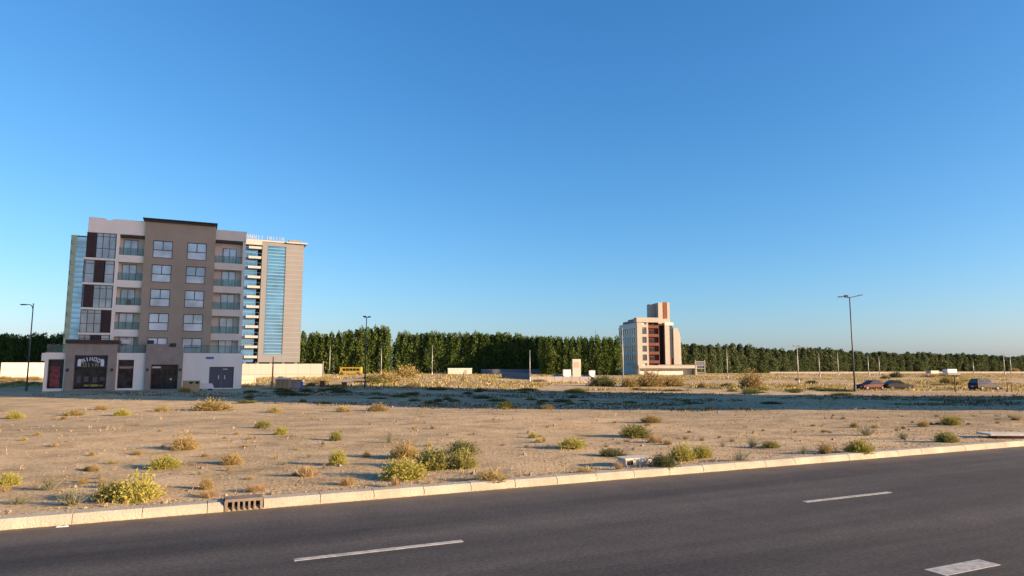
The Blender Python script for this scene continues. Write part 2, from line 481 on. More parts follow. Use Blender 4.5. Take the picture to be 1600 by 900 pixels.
def road_obj(mb, name, mat, label, cat, bevel=0.0):
    o = mb.build(name, mat, bevel=bevel); o.rotation_euler = (0, 0, RZ)
    return tag(o, label, cat, kind='structure')
m = MB(); m.box(-900, 1200, -9.0, KERB - 0.01, -0.15, 0.0)
road_obj(m, 'road', M['asphalt'], 'dark asphalt road running past the empty lot', 'road')
# painted dashes: distances along and across the road
def across(q): return q.x * RN.x + q.y * RN.y
def along(q): return q.x * RD.x + q.y * RD.y
m = MB()
lane1 = 9.80; lane2 = 5.85
for k in range(-6, 12):
    a0 = 1.23 + k * 9.43
    m.box(a0, a0 + 2.42, lane1 - 0.06, lane1 + 0.06, 0.0, 0.004)
for k in range(-4, 12):
    a0 = 8.55 + k * 3.2 if k > 0 else 8.55 + k * 3.2
    m.box(a0, a0 + 1.12, lane2 - 0.14, lane2 + 0.14, 0.0, 0.004)
road_obj(m, 'lane_markings', M['road_paint'], 'worn white lane dashes painted on the asphalt', 'road markings')
# kerb stones with open joints and a gap for the drain inlet
m = MB()
GAP0, GAP1 = along(spot(350, 800)), along(spot(409, 795))
random.seed(3)
a = -60.0
while a < 220:
    L = 1.02
    a1 = a + L - 0.009
    if a < GAP0 < a1: a1 = GAP0 - 0.012
    if not (GAP0 - 0.02 <= a < GAP1):
        dz = random.uniform(-0.004, 0.004); dy = random.uniform(-0.004, 0.004)
        prof = [(KERB + dy, -0.10), (KERB + dy, 0.10 + dz), (KERB + 0.06 + dy, 0.165 + dz), (KERB + 0.30 + dy, 0.172 + dz), (KERB + 0.30 + dy, -0.10)]
        vs = [(a, y, z) for y, z in prof] + [(a1, y, z) for y, z in prof]
        n5 = 5
        fs = [tuple(range(n5)), tuple(range(2 * n5 - 1, n5 - 1, -1))] + [(i, (i + 1) % n5, (i + 1) % n5 + n5, i + n5) for i in range(n5)]
        m.raw(vs, fs)
    if a < GAP0 < a + L: a = GAP1 + 0.02
    else: a += L
road_obj(m, 'kerb', M['kerbstone'], 'pale concrete kerb between the asphalt and the sand', 'kerb', bevel=0.006)
# drain inlet set into the kerb
g = empty('storm_drain', (RD.x * (GAP0 + GAP1) / 2 + RN.x * KERB, RD.y * (GAP0 + GAP1) / 2 + RN.y * KERB, 0), RZ,
          'concrete storm drain inlet with dark slots set in the kerb', 'storm drain')
w = (GAP1 - GAP0) / 2
m = MB()
m.box(-w, w, -0.02, 0.34, 0.165, 0.21)
m.box(-w, -w + 0.05, -0.02, 0.34, 0.0, 0.165); m.box(w - 0.05, w, -0.02, 0.34, 0.0, 0.165)
ns = 6; pw = (2 * w - 0.1) / ns
for k in range(1, ns): m.box(-w + 0.05 + k * pw - 0.02, -w + 0.05 + k * pw + 0.02, -0.018, 0.05, 0.003, 0.165)
m.build('grate', M['soiled_concrete'], g, bevel=0.008)
bx('inlet_chamber', M['void'], g, (-w + 0.05, w - 0.05, 0.06, 0.30, 0.003, 0.163))
# small litter at the gutter
q = spot(97, 824)
o = MB(); o.prism([(-0.09, 0), (-0.06, 0.02), (0.0, 0.008), (0.06, 0.018), (0.09, 0.0)], -0.02, 0.03)
o = o.build('litter_scrap', M['white_metal']); o.location = (q.x, q.y, 0.002); o.rotation_euler = (0, 0, 0.3)
tag(o, 'small crumpled white litter scrap lying on the asphalt near the kerb', 'litter')

# ------------------------------------------------------------------ the grey and white apartment block with shops
B1 = Vector((-58.0, 83.88, -0.5)); B1RZ = atan2(0.4199, 0.9076)
def apartment_block():
    b = empty('apartment_block', B1, B1RZ, 'grey and white apartment block with ground floor shops and glazed corner', 'building')
    P = b
    V = 2.5
    # podium (v = 0 is its front), then the upper floors set back on it
    bx('podium_wall', M['white_render'], P,
       (0, 2.25, 0.0, 2.0, 3.95, 4.78), (0, 0.38, 0.0, 2.0, 0, 3.95), (2.05, 2.25, 0.0, 2.0, 0, 3.95), (0.38, 2.05, 0, 2.0, 0, 0.32),
       (-0.35, -0.003, -0.05, 2.6, 3.75, 4.72),
       (7.75, 11.05, 0.0, 2.0, 3.92, 4.80), (7.75, 7.95, 0.0, 2.0, 0, 3.92), (9.72, 11.05, 0, 2.0, 0, 3.92), (7.95, 9.72, 0, 2, 0, 0.24),
       (15.42, 18.72, 0.0, 2.0, 0, 4.85), (21.80, 22.85, 0, 2.0, 0, 4.85), (18.72, 21.80, 0, 2.0, 3.0, 4.85), (18.72, 21.80, 0, 2.0, 0, 0.14),
       (0.0, 22.85, 2.003, 17.0, 0.0, 4.70))
    # shop portal with sign
    bx('stone_portal', M['portal'], P,
       (2.23, 3.2, -0.4, 1.9, 0, 4.45), (6.78, 7.76, -0.4, 1.9, 0, 4.45), (2.23, 7.76, -0.4, 2.4, 4.45, 5.92), (3.2, 6.78, -0.35, 1.9, 0, 0.22))
    bx('portal_cap', M['dark_cap'], P, (2.10, 7.90, -0.6, 2.4, 5.923, 6.42))
    bx('stone_portal', M['portal'], P,
       (11.03, 11.75, -0.35, 1.9, 0, 3.3), (14.92, 15.44, -0.35, 1.9, 0, 3.3), (11.03, 15.44, -0.35, 2.3, 3.3, 5.6), (11.03, 13.6, -0.35, 2.3, 5.6, 5.98),
       (11.75, 14.92, -0.3, 1.9, 0, 0.10))
    # shop windows: frame with pane
    def shopfront(u0, u1, z0, z1, v, cols, transom=None, poster=None):
        fr = MB(); t = 0.07
        fr.box(u0, u1, v, v + 0.1, z0, z0 + t); fr.box(u0, u1, v, v + 0.1, z1 - t, z1)
        for k in range(cols + 1):
            c = u0 + t / 2 + (u1 - u0 - t) * k / cols
            fr.box(c - t / 2, c + t / 2, v + 0.003, v + 0.097, z0 + t, z1 - t)
        if transom: fr.box(u0 + t, u1 - t, v + 0.006, v + 0.094, transom - t / 2, transom + t / 2)
        o = fr.build('shop_window', M['frame'], P)
        bx('pane', M['shop_glass'], o, (u0 + t, u1 - t, v + 0.05, v + 0.07, z0 + t, z1 - t))
        return o
    w1 = shopfront(0.385, 2.045, 0.33, 3.9, 0.25, 1, 3.35)
    bx('poster', M['poster_red'], w1, (0.66, 1.62, 0.292, 0.299, 0.5, 3.1))
    g_ = shopfront(3.205, 6.775, 0.225, 2.75, 0.2, 4)
    bxs('interior_shape', M['sign_yellow'], g_, (4.3, 4.9, 0.242, 0.249, 0.55, 0.75), (5.0, 5.8, 0.242, 0.249, 0.5, 0.8), (5.85, 6.4, 0.242, 0.249, 0.55, 0.72))  # flat strips on the glass stand in for things inside the shop
    bxs('interior_shape', M['door_grey'], g_, (3.5, 3.9, 0.242, 0.249, 1.0, 1.9), (4.3, 4.75, 0.242, 0.249, 1.1, 1.8), (5.2, 5.7, 0.242, 0.249, 1.0, 1.7), (6.0, 6.6, 0.242, 0.249, 1.2, 1.75))  # flat silhouettes standing in for the equipment behind the glass
    shopfront(7.955, 9.715, 0.245, 3.90, 0.25, 1, 3.0)
    e = shopfront(11.755, 14.915, 0.105, 3.28, 0.3, 5, 2.75)
    o = bx('entry_notice', M['sign_white'], e, (11.85, 12.85, 0.2, 0.24, 2.82, 3.06)); o['label'] = 'white strip above the entrance doors'
    o = bx('door_disc', M['sign_white'], e, (14.0, 14.2, 0.25, 0.28, 1.25, 1.5)); o['label'] = 'small white disc on the dark entrance door'
    # wall lamps of the portals
    for u in (2.55, 7.35, 11.35, 15.2):
        bx('wall_lamp', M['dark_cap'], P, (u - 0.12, u + 0.12, -0.62, -0.403, 2.45, 2.8), bevel=0.02)
    # double steel door
    d = bx('double_door', M['door_grey'], P, (18.725, 20.255, 0.18, 0.26, 0.145, 2.99), (20.265, 21.795, 0.18, 0.26, 0.145, 2.99))
    bx('handle', M['white_metal'], d, (19.86, 19.96, 0.10, 0.177, 1.35, 1.85)); bx('handle', M['white_metal'], d, (20.62, 20.72, 0.10, 0.177, 1.35, 1.85))
    bx('door_closer', M['white_metal'], d, (20.4, 21.0, 0.12, 0.177, 2.62, 2.74))
    # terrace railings on the podium
    def railing(u0, u1, z0, h, v):
        o = MB(); n = max(1, int((u1 - u0) / 1.25))
        for k in range(n + 1):
            c = u0 + 0.02 + (u1 - u0 - 0.04) * k / n
            o.box(c - 0.018, c + 0.018, v - 0.02, v + 0.02, z0, z0 + h)
        o.box(u0, u1, v - 0.026, v + 0.026, z0 + h, z0 + h + 0.04); o.box(u0, u1, v - 0.03, v + 0.03, z0, z0 + 0.05)
        r = o.build('railing', M['frame'], P)
        bx('rail_pane', M['rail_glass'], r, (u0, u1, v - 0.006, v + 0.006, z0 + 0.053, z0 + h - 0.003))
    railing(0.05, 2.2, 4.783, 1.0, 0.3); railing(7.95, 11.0, 4.803, 1.0, 0.3); railing(15.5, 22.6, 4.853, 1.0, 0.3)

    # upper storeys
    FL = [7.55, 10.85, 14.15, 17.45]            # top of each white balcony band
    ZR = 20.75
    bx('upper_wall', M['pale_render'], P,
       (3.2, 6.5, V + 0.9, 17.0, 4.703, 20.7), (6.5, 9.9, V + 0.95, 17.0, 4.703, 20.7), (18.65, 22.35, V + 0.95, 17.0, 4.703, 20.7), (9.9, 18.65, V + 0.5, 17.0, 4.703, 20.7))
    bx('grey_block', M['grey_render'], P, *grey_boxes())
    bx('roof_cap', M['dark_cap'], P, (9.55, 18.85, 1.55, 8.2, 23.0, 23.12), (9.75, 18.72, 1.8, 8.0, 22.72, 22.997))
    bx('parapet', M['white_render'], P, (3.2, 9.895, V, V + 0.35, ZR, 22.55), (3.2, 3.5, V + 0.353, 16, ZR, 22.55), (6.0, 9.895, V - 0.05, V - 0.003, ZR + 0.05, 22.75), (3.2, 5.2, V + 0.003, V + 0.36, 22.553, 22.78))
    bx('parapet', M['pale_render'], P, (18.705, 22.75, V - 0.05, V + 0.35, 20.95, 22.38), (22.4, 22.75, V + 0.353, 16, 20.95, 22.38))
    bxs('shadow_strip', M['dark_cap'], P, (6.95, 9.895, V + 0.05, V + 0.9, ZR - 0.32, ZR - 0.003), (18.705, 22.3, V - 0.03, V + 0.9, 20.62, 20.945))  # dark strips stand in for the shadow under the parapets
    # white frame columns
    bx('frame_column', M['white_render'], P, (6.55, 6.95, V, V + 0.93, 6.3, ZR - 0.003))
    bx('frame_column', M['pale_render'], P, (22.32, 22.72, V, V + 0.93, 4.75, 20.9))
    # corner bay: slab edges, louvres and curtain glass
    for k in range(5):
        z0 = 4.25 + 3.3 * k if k else 4.9
        zt = 7.45 + 3.3 * k - 0.28 if k < 4 else ZR - 0.003
        z0 = 7.45 + 3.3 * (k - 1) if k else 4.9
        bx('floor_edge', M['white_render'], P, (3.0, 6.547, V - 0.12, V + 0.9, zt, zt + 0.28)) if k < 4 else None
        lo = z0 + 0.003; hi = zt - 0.003
        lv = {4: [(3.15, 4.25)], 3: [(3.0, 3.15), (4.25, 5.4)], 2: [(3.05, 4.3)], 1: [(5.4, 6.5)], 0: [(4.35, 5.5)]}[k]
        for (a0, a1) in lv:
            mm = MB(); w_ = 0.11; u = a0
            while u + w_ * 0.5 < a1:
                mm.box(u, min(u + w_, a1), V - 0.02, V + 0.1, lo, hi); u += w_ + 0.05
            lo_ = mm.build('louvre_screen', M['louvre'], P)
        # glass segments between the louvres
        segs = []; c = 3.05
        for (a0, a1) in lv:
            if a0 - c > 0.2: segs.append((c, a0))
            c = a1
        if 6.5 - c > 0.2: segs.append((c, 6.5))
        for (a0, a1) in segs:
            n = max(1, round((a1 - a0) / 0.78)); fr = MB(); t = 0.06
            for i in range(n + 1):
                x = a0 + (a1 - a0) * i / n
                x = min(max(x, a0 + t / 2), a1 - t / 2)
                fr.box(x - t / 2, x + t / 2, V + 0.1, V + 0.22, lo, hi)
            for zz in (lo, lo + (hi - lo) * 0.38, hi - 0.5, hi - t):
                fr.box(a0, a1, V + 0.103, V + 0.217, zz, zz + t)
            f = fr.build('bay_window', M['frame'], P)
            bx('pane', M['curtain_glass'], f, (a0, a1, V + 0.15, V + 0.18, lo, hi))
    bx('inner_wall', M['void'], P, (3.2, 6.5, V + 0.3, V + 0.897, 4.9, ZR - 0.01))
    # balconies
    def balcony(u0, u1, z, first, dx0, dx1, band=True):
        if band:
            sl = bx('balcony', M['white_render' if u0 < 12 else 'pale_render'], P, (u0, u1, V - 0.05, V + 0.12, z - 0.95, z), (u0, u1, V + 0.123, V + 0.95, z - 0.25, z - 0.03))
        zf = z if band else 4.75
        zl = zf - 0.02
        o = MB(); t = 0.07
        hi = zl + 2.28
        v = V + 0.82
        o.box(dx0, dx1, v, v + 0.1, hi - t, hi); o.box(dx0, dx1, v, v + 0.1, zl, zl + t)
        for c in (dx0 + t / 2, (dx0 + dx1) / 2, dx1 - t / 2): o.box(c - t / 2, c + t / 2, v + 0.003, v + 0.097, zl + t, hi - t)
        d = o.build('balcony_door', M['frame'], P)
        bx('pane', M['pane'], d, (dx0 + t, dx1 - t, v + 0.04, v + 0.06, zl + t, hi - t))
        if band:
            r = MB(); n = 3
            for k in range(n + 1):
                c = u0 + 0.03 + (u1 - u0 - 0.06) * k / n
                r.box(c - 0.018, c + 0.018, V - 0.01, V + 0.03, z, z + 0.95)
            r.box(u0, u1, V - 0.015, V + 0.035, z + 0.95, z + 0.99)
            rr = r.build('railing', M['frame'], P)
            bx('rail_pane', M['rail_glass'], rr, (u0, u1, V + 0.004, V + 0.016, z + 0.003, z + 0.93))
    for k, z in enumerate([17.95, 14.55, 11.2, 7.95]):
        balcony(6.955, 9.895, z, k == 0, 7.35, 9.05)
    balcony(6.955, 9.895, 4.75, False, 7.5, 9.3, band=False)
    for k, z in enumerate([17.65, 14.35, 11.05, 7.65]):
        balcony(18.705, 22.315, z, k == 0, 19.75, 21.55)
    balcony(18.705, 22.315, 4.75, False, 19.75, 21.55, band=False)
    bxs('side_wall', M['balcony_wall'], P, (6.955, 9.895, V + 0.93, V + 0.948, 4.75, 20.4), (18.705, 22.315, V + 0.93, V + 0.948, 4.75, 20.6))
    # windows of the grey block
    for (u0, u1) in ((10.95, 13.35), (15.15, 17.6)):
        for k, z1 in enumerate([20.18, 16.85, 13.5, 10.22, 6.9]):
            window(P, u0, u1, z1 - 2.38, z1, 2.1)
    # air conditioner on the terrace wall and equipment on the portal roof
    bx('air_conditioner', M['white_metal'], P, (7.72, 8.95, V + 0.2, V + 0.7, 6.05, 6.62), bevel=0.03)
    bxs('roof_unit', M['dark_cap'], P, (11.1, 11.8, 0.6, 1.2, 5.99, 6.5), (13.75, 14.5, 0.6, 1.2, 5.61, 6.15))
    # small chair and table on one balcony
    ch = MB(); ch.box(8.1, 8.7, V + 0.25, V + 0.72, 11.22, 11.62); ch.box(8.1, 8.7, V + 0.66, V + 0.72, 11.62, 12.05)
    ch = ch.build('balcony_chair', M['dark_cap']); ch.location = B1; ch.rotation_euler = (0, 0, B1RZ)
    tag(ch, 'dark chair standing on a middle balcony of the grey and white block', 'chair')
    return b

def grey_boxes():
    """wall of the projecting block with real openings for two columns of windows"""
    rows = [(z1 - 2.38, z1) for z1 in (20.18, 16.85, 13.5, 10.22, 6.9)][::-1]
    v0, v1 = 2.1, 2.55
    out = [(9.9, 10.95, v0, v1, 4.705, 22.72), (13.35, 15.15, v0, v1, 4.705, 22.72), (17.6, 18.7, v0, v1, 4.705, 22.72)]
    for (u0, u1) in ((10.95, 13.35), (15.15, 17.6)):
        z = 4.705
        for (a, b_) in rows:
            if a > z: out.append((u0, u1, v0, v1, z, a - 0.003))
            z = b_ + 0.003
        out.append((u0, u1, v0, v1, z, 22.72))
    out += [(9.9, 10.1, v1 + 0.003, 7.9, 20.72, 22.72), (18.5, 18.7, v1 + 0.003, 7.9, 20.72, 22.72)]
    return out

def window(P, u0, u1, z0, z1, v):
    t = 0.08; o = MB(); d0, d1 = v + 0.10, v + 0.22
    o.box(u0, u1, d0, d1, z0, z0 + t); o.box(u0, u1, d0, d1, z1 - t, z1)
    o.box(u0, u0 + t, d0 + 0.003, d1, z0 + t, z1 - t); o.box(u1 - t, u1, d0 + 0.003, d1, z0 + t, z1 - t)
    zm = z0 + (z1 - z0) * 0.46
    o.box(u0 + t, u1 - t, d0 + 0.006, d1, zm - 0.05, zm + 0.05)
    um = (u0 + u1) / 2; o.box(um - 0.045, um + 0.045, d0 + 0.009, d1, zm + 0.05, z1 - t)
    w_ = o.build('window', M['frame'], P)
    bx('pane', M['pane'], w_, (u0 + t, u1 - t, v + 0.15, v + 0.18, zm + 0.05, z1 - t))
    bx('lower_pane', M['pane_low'], w_, (u0 + t, u1 - t, v + 0.14, v + 0.17, z0 + t, zm - 0.05))
    # sill proud of the wall
    bx('sill', M['grey_render'], w_, (u0 - 0.05, u1 + 0.05, v - 0.05, v - 0.003, z0 - 0.1, z0 - 0.006))
apartment_block()

def on_block(u, v, z):
    c, s = cos(B1RZ), sin(B1RZ)
    return Vector((B1.x + u * c - v * s, B1.y + u * s + v * c, B1.z + z))
# shop sign: navy board, white arched lettering, yellow line, two white badges
sg = empty('shop_sign', on_block(4.95, 0.0, 2.78), B1RZ, 'navy shop sign with white arched letters and yellow letters under the stone portal', 'sign')
bx('board', M['sign_navy'], sg, (-1.74, 1.74, -0.10, 0.15, 0, 1.62))
def strokes(n, mat, w, h, arc=None, z=0.0, x=0.0, depth=0.05, parent=None, name='lettering', v=-0.14, gap=0.28, seed=1, sk=0.0):
    """raised letter shapes too small to read: upright stems, bowls and cross strokes in the x-z plane"""
    rnd = random.Random(seed); mm = MB()
    for i in range(n):
        t = (i + 0.5) / n - 0.5
        if arc: R, span = arc; an = t * span; ox = x + R * sin(an); oz = z + R * (cos(an) - 1)
        else: an = 0; ox = x + t * n * w * (1 + gap); oz = z
        k = rnd.choice('HINI') if parent.name.startswith('roof') else rnd.choice('HNIO')
        th = w * 0.24
        quads = {'C': [(-.5, 0, -.5 + .24, 1), (-.26, .84, .5, 1), (-.26, 0, .5, .16)], 'H': [(-.5, 0, -.26, 1), (.26, 0, .5, 1), (-.26, .42, .26, .58)],
                 'N': [(-.5, 0, -.26, 1), (.26, 0, .5, 1), (-.26, .62, .0, .9), (.0, .3, .26, .6)], 'I': [(-.13, 0, .13, 1)],
                 'O': [(-.5, 0, -.26, 1), (.26, 0, .5, 1), (-.26, .84, .26, 1), (-.26, 0, .26, .16)], 'E': [(-.5, 0, -.26, 1), (-.26, .84, .5, 1), (-.26, 0, .5, .16), (-.26, .42, .36, .58)]}[k]
        for (x0, z0, x1, z1) in quads:
            pts = []
            for (px_, pz_) in ((x0 * w, z0 * h), (x1 * w, z0 * h), (x1 * w, z1 * h), (x0 * w, z1 * h)):
                pts.append((ox + px_ * cos(an) + pz_ * sin(an) + sk * pz_, oz - px_ * sin(an) + pz_ * cos(an)))
            mm.prism(pts, v, v + depth)
    return mm.build(name, mat, parent)
strokes(5, M['sign_white'], 0.34, 0.5, (1.5, 1.25), 0.98, parent=sg, seed=4, depth=0.037)
strokes(4, M['sign_yellow'], 0.34, 0.48, None, 0.22, parent=sg, seed=9, depth=0.037)
for s in (-1, 1):
    mm = MB(); mm.prism([(s * 1.25 - 0.18, 0.3), (s * 1.25 + 0.18, 0.3), (s * 1.25 + 0.2, 0.9), (s * 1.25 + 0.12, 1.2), (s * 1.25 - 0.12, 1.2), (s * 1.25 - 0.2, 0.9)], -0.13, -0.103)
    mm.build('badge', M['sign_white'], sg)
sg2 = empty('number_plate', on_block(18.7, 0.0, 4.05), B1RZ, 'small blue plate on the white wall above the steel double door', 'sign')
bx('plate', M['sign_blue'], sg2, (-0.5, 0.5, -0.05, -0.003, 0, 0.3))
fas = MB(); fas.box(-0.75, 0.75, 0.17, 0.22, 0, 0.28); fas = fas.build('fascia_sign', paint('faded_pink_sign', (0.30, 0.22, 0.23), 0.6, 0.35, 4.0))
fas.location = on_block(8.83, 0.0, 2.78); fas.rotation_euler = (0, 0, B1RZ)
tag(fas, 'faded pinkish strip sign across the narrow shop window right of the stone portal', 'sign')

# ------------------------------------------------------------------ the tall blue glass tower behind
B2 = Vector((-67.1, 215.0, -0.4)); B2RZ = atan2(0.4363, 0.8998)
def tower():
    b = empty('glass_tower', B2, B2RZ, 'tall blue glass and beige tower rising behind the grey apartment block', 'building')
    P = b
    Z0, Z1 = 4.2, 42.1
    bx('clad_wall', M['tower_beige'], P, (-5.85, -0.4, 0, 18, Z0, Z1), (-13.0, -5.853, 0, 18, Z0, 6.6), (-13.0, -11.4, 0, 18, 6.603, Z1), (-11.397, -5.853, 0, 18, 40.9, Z1),
       (-11.397, -5.853, 0.6, 18, 6.603, 40.897))
    jt = []
    for k in range(1, 24): jt.append((-5.83, -0.42, -0.012, -0.003, Z0 + k * 1.55, Z0 + k * 1.55 + 0.05))
    bxs('cladding_joint', M['hoard_line'], P, *jt)
    bx('roof_edge', M['slab_cream'], P, (-5.9, 0.6, -0.8, 18.2, Z1 + 0.003, Z1 + 0.45), (-18.0, -5.903, -0.3, 18.2, Z1 + 0.003, Z1 + 0.35))
    bx('roof_edge', M['tower_beige'], P, (-5.0, -1.2, 0.5, 8, Z1 + 0.453, Z1 + 1.3))
    bx('glass_strip', M['tower_glass'], P, (-11.393, -5.857, 0.2, 0.5, 6.61, 40.89))
    m1 = []
    for k in range(33):
        z = 6.7 + k * 1.04
        m1.append((-11.28, -6.0, 0.08, 0.197, z, z + 0.26 + 0.16 * (k % 3 == 0)))
    bxs('spandrel', M['tower_band'], P, *m1)
    m1 = []
    for u in (-11.39, -5.98): m1.append((u, u + 0.09, 0.05, 0.197, 6.61, 40.89))
    bxs('mullion', M['tower_dark'], P, *m1)
    # recessed balcony stack
    bx('stack_wall', M['tower_dark'], P, (-14.2, -13.003, 2.0, 18, Z0, 40.6))
    bx('stack_glass', M['tower_glass'], P, (-24, -14.203, 1.2, 18, Z0, 40.6))
    m1 = []
    for k in range(25): m1.append((-24, -14.9, 1.05, 1.197, 5.2 + k * 1.45, 5.35 + k * 1.45))
    bxs('spandrel', M['tower_band'], P, *m1)
    for k in range(12):
        z = 40.38 - 3.11 * k
        if z < 5: break
        s_ = bx('balcony', M['slab_cream'], P, (-17.0, -13.25, -0.3, 2.0, z - 0.75, z))
        o = MB(); o.box(-17.0, -13.25, -0.28, -0.25, z + 0.95, z + 1.0)
        for u in (-16.98, -15.7, -14.5, -13.3): o.box(u, u + 0.04, -0.28, -0.25, z, z + 0.95)
        o.build('railing', M['tower_band'], s_)
    bx('balcony', M['slab_cream'], P, (-18.2, -13.1, -0.3, 2.0, 40.9, 42.09))
    # the long wing behind the apartment block and its far end
    bx('wing_wall', M['tower_beige'], P, (-60.0, -24.003, 1.2, 18, Z0, 41.2))
    m1 = []
    for k in range(12):
        z = 5.4 + 3.1 * k
        for u in range(8): m1.append((-58.5 + u * 4.25, -55.5 + u * 4.25, 1.05, 1.197, z, z + 1.9))
    bxs('window', M['tower_glass'], P, *m1)
    bx('end_glass', M['tower_blue'], P, (-62.6, -60.003, 0.6, 16, 4.2, 39.6))
    m1 = []
    for k in range(24): m1.append((-62.6, -60.003, 0.45, 0.597, 4.6 + k * 1.46, 4.6 + k * 1.46 + 0.5))
    bxs('spandrel', M['tower_end_band'], P, *m1)
    bx('end_edge', M['tower_teal'], P, (-64.0, -62.603, 0.4, 15, 0.0, 39.9))
    m1 = []
    for k in range(12): m1.append((-63.7, -62.9, 0.25, 0.397, 5.0 + 2.95 * k, 6.2 + 2.95 * k))
    bxs('end_window', M['tower_dark'], P, *m1)
    bx('roof_edge', M['tower_band'], P, (-64.1, -60.003, 0.3, 15.2, 39.903, 40.2))
    # open ground floor with columns
    bx('ground_floor', M['void'], P, (-59, -2, 3.5, 16, 0, Z0 - 0.003))
    for u in range(16):
        bx('column', M['tower_beige'], P, (-58.8 + u * 3.8, -58.2 + u * 3.8, 0.3, 0.9, 0, Z0 - 0.003))
    return b
tower()
rs = empty('roof_sign', B2, B2RZ, 'row of white roof letters standing along the top of the blue glass tower', 'sign')
strokes(5, M['roof_letter'], 0.8, 1.45, None, 42.63, x=-15.4, parent=rs, v=0.05, depth=0.3, seed=5, gap=0.32, sk=0.1)
strokes(6, M['roof_letter'], 0.7, 1.3, None, 42.63, x=-9.3, parent=rs, v=0.05, depth=0.3, seed=8, gap=0.35)
bx('sign_rail', M['galv'], rs, (-18.0, -5.95, 0.15, 0.25, 42.46, 42.62))

# ------------------------------------------------------------------ the half finished red and cream office building
B3 = Vector((45.2, 245.0, -0.5)); B3RZ = atan2(0.1514, 0.9885)
def office():
    b = empty('office_building', B3, B3RZ, 'cream and brick red mid rise building with a tall stair tower beside the scrub', 'building')
    P = b
    Z = 19.9
    D = 21.0
    bx('core_wall', M['pale_render'], P, (0.45, 4.6, 0.4, D, 0, 19.0), (4.603, 13.0, 2.0, D, 0, 19.4), (13.003, 16.2, 1.0, D - 4, 0, 16.9))
    # street face: cream piers round a column of windows
    bx('front_wall', M['cream'], P, (0.4, 2.3, 0, 0.397, 0, 19.0), (3.95, 4.6, 0, 0.397, 0, 19.0), *[(2.303, 3.947, 0, 0.397, z, z + 1.0) for z in (-0.0, 4.1, 7.3, 10.5, 13.7, 17.2)])
    bx('cornice', M['cream'], P, (0.2, 8.7, -0.25, 3, 19.003, 20.75))
    for z in (5.1, 8.3, 11.5, 14.7):
        bx('window', M['dark_glass'], P, (2.32, 3.93, 0.2, 0.38, z + 0.02, z + 2.18))
    # brick red recess with stepped balconies
    bx('recess_wall', M['brick_red'], P, (4.603, 8.7, 1.2, 1.997, 3.0, 19.0), (4.603, 4.75, 0.2, 1.197, 3.0, 19.0))
    for k in range(5):
        z = 4.1 + 3.2 * k
        o = bx('recess_balcony', M['brick_red'], P, (4.76, 8.7, 0.3, 1.197, z, z + 1.05))
        bx('opening', M['void'], P, (5.6, 7.7, 1.08, 1.197, z + 1.06, z + 2.5))  # dark plate on the wall in place of a shaded opening
    bx('recess_shade_panel', M['void'], P, (8.703, 11.0, 1.9, 1.997, 3.0, 18.0))  # black panel imitates the shade at the back of the recess
    bx('recess_wall', M['brick_red'], P, (8.703, 8.9, 0.4, 1.897, 3.0, 18.5), (10.9, 11.0, 0.6, 1.897, 3, 18.0))
    bx('pier', M['cream'], P, (11.003, 12.8, 0.1, 1.997, 3.0, 18.6)); bx('pier', M['cream'], P, (14.25, 16.2, 0.0, 0.997, 0, 16.9))
    bx('glass_strip', M['dark_glass'], P, (12.803, 14.247, 0.5, 0.997, 5.8, 17.9))
    bx('base_panel', M['rust'], P, (12.803, 14.247, 0.45, 0.997, 3.0, 5.797))
    bx('cap_beam', M['pale_render'], P, (11.0, 14.3, -0.05, 1.0, 17.95, 19.0))
    cv = MB(); cv.prism([(16.203, 0), (16.203, 16.2), (16.7, 15.4), (17.1, 13.5), (17.25, 0)], 0.3, D - 5); cv.build('curved_end_wall', M['cream'], P)
    # stair tower on the roof
    bx('stair_tower', M['cream'], P, (9.8, 14.2, 3.0, 9.0, 19.4, 26.6), (7.6, 9.797, 5.5, 9.0, 19.4, 26.3))
    bx('stair_stripe', M['rust'], P, (11.7, 13.2, 2.9, 2.997, 19.4, 26.8)); bx('stair_stripe', M['cream'], P, (13.203, 14.2, 2.85, 2.997, 18.9, 26.7))
    bx('stair_base', M['cream'], P, (8.703, 12.8, 0.4, 2.8, 18.603, 20.4))
    # side face with ribbon windows in bands, stepped roof
    bxs('spandrel_band', M['pale_render'], P, *[(0.1, 0.447, 0.5, D, z, z + 1.15) for z in (4.0, 7.2, 10.4, 13.6, 16.9)], (0.1, 0.447, 0.4, D, 0, 0.9))
    for z in (5.16, 8.36, 11.56, 14.76):
        o = MB(); n = 8
        for k in range(n + 1): o.box(0.25, 0.43, 0.5 + (D - 0.7) * k / n, 0.75 + (D - 0.7) * k / n, z, z + 2.02)
        o.box(0.24, 0.44, 0.5, D, z - 0.003, z + 0.08); f = o.build('ribbon_window', M['pale_render'], P)
        bx('pane', M['dark_glass'], f, (0.4, 0.447, 0.5, D, z, z + 2.02))
    bx('roof_step', M['grey_and_shade'], P, (0.3, 4, 3.003, 10, 19.003, 20.4), (0.3, 4, 10.003, 16, 19.003, 19.9))
    # podium with flat roof and end wall
    bx('podium_roof', M['cream'], P, (-1.4, 20.4, -6, -0.05, 2.3, 3.35))
    bx('podium_wall', M['balcony_wall'], P, (-0.9, 19.4, -4.0, -0.3, -0.5, 2.297)); bx('podium_column', M['cream'], P, (-1.3, -0.9, -5.8, -5.3, -0.5, 2.297))
    bx('podium_end', M['cream'], P, (19.6, 20.3, -5.9, 0, -0.8, 2.297))
    bx('podium_roof_deck', M['grey_and_shade'], P, (6.0, 20.0, -5.5, -0.5, 3.353, 3.6))
office()

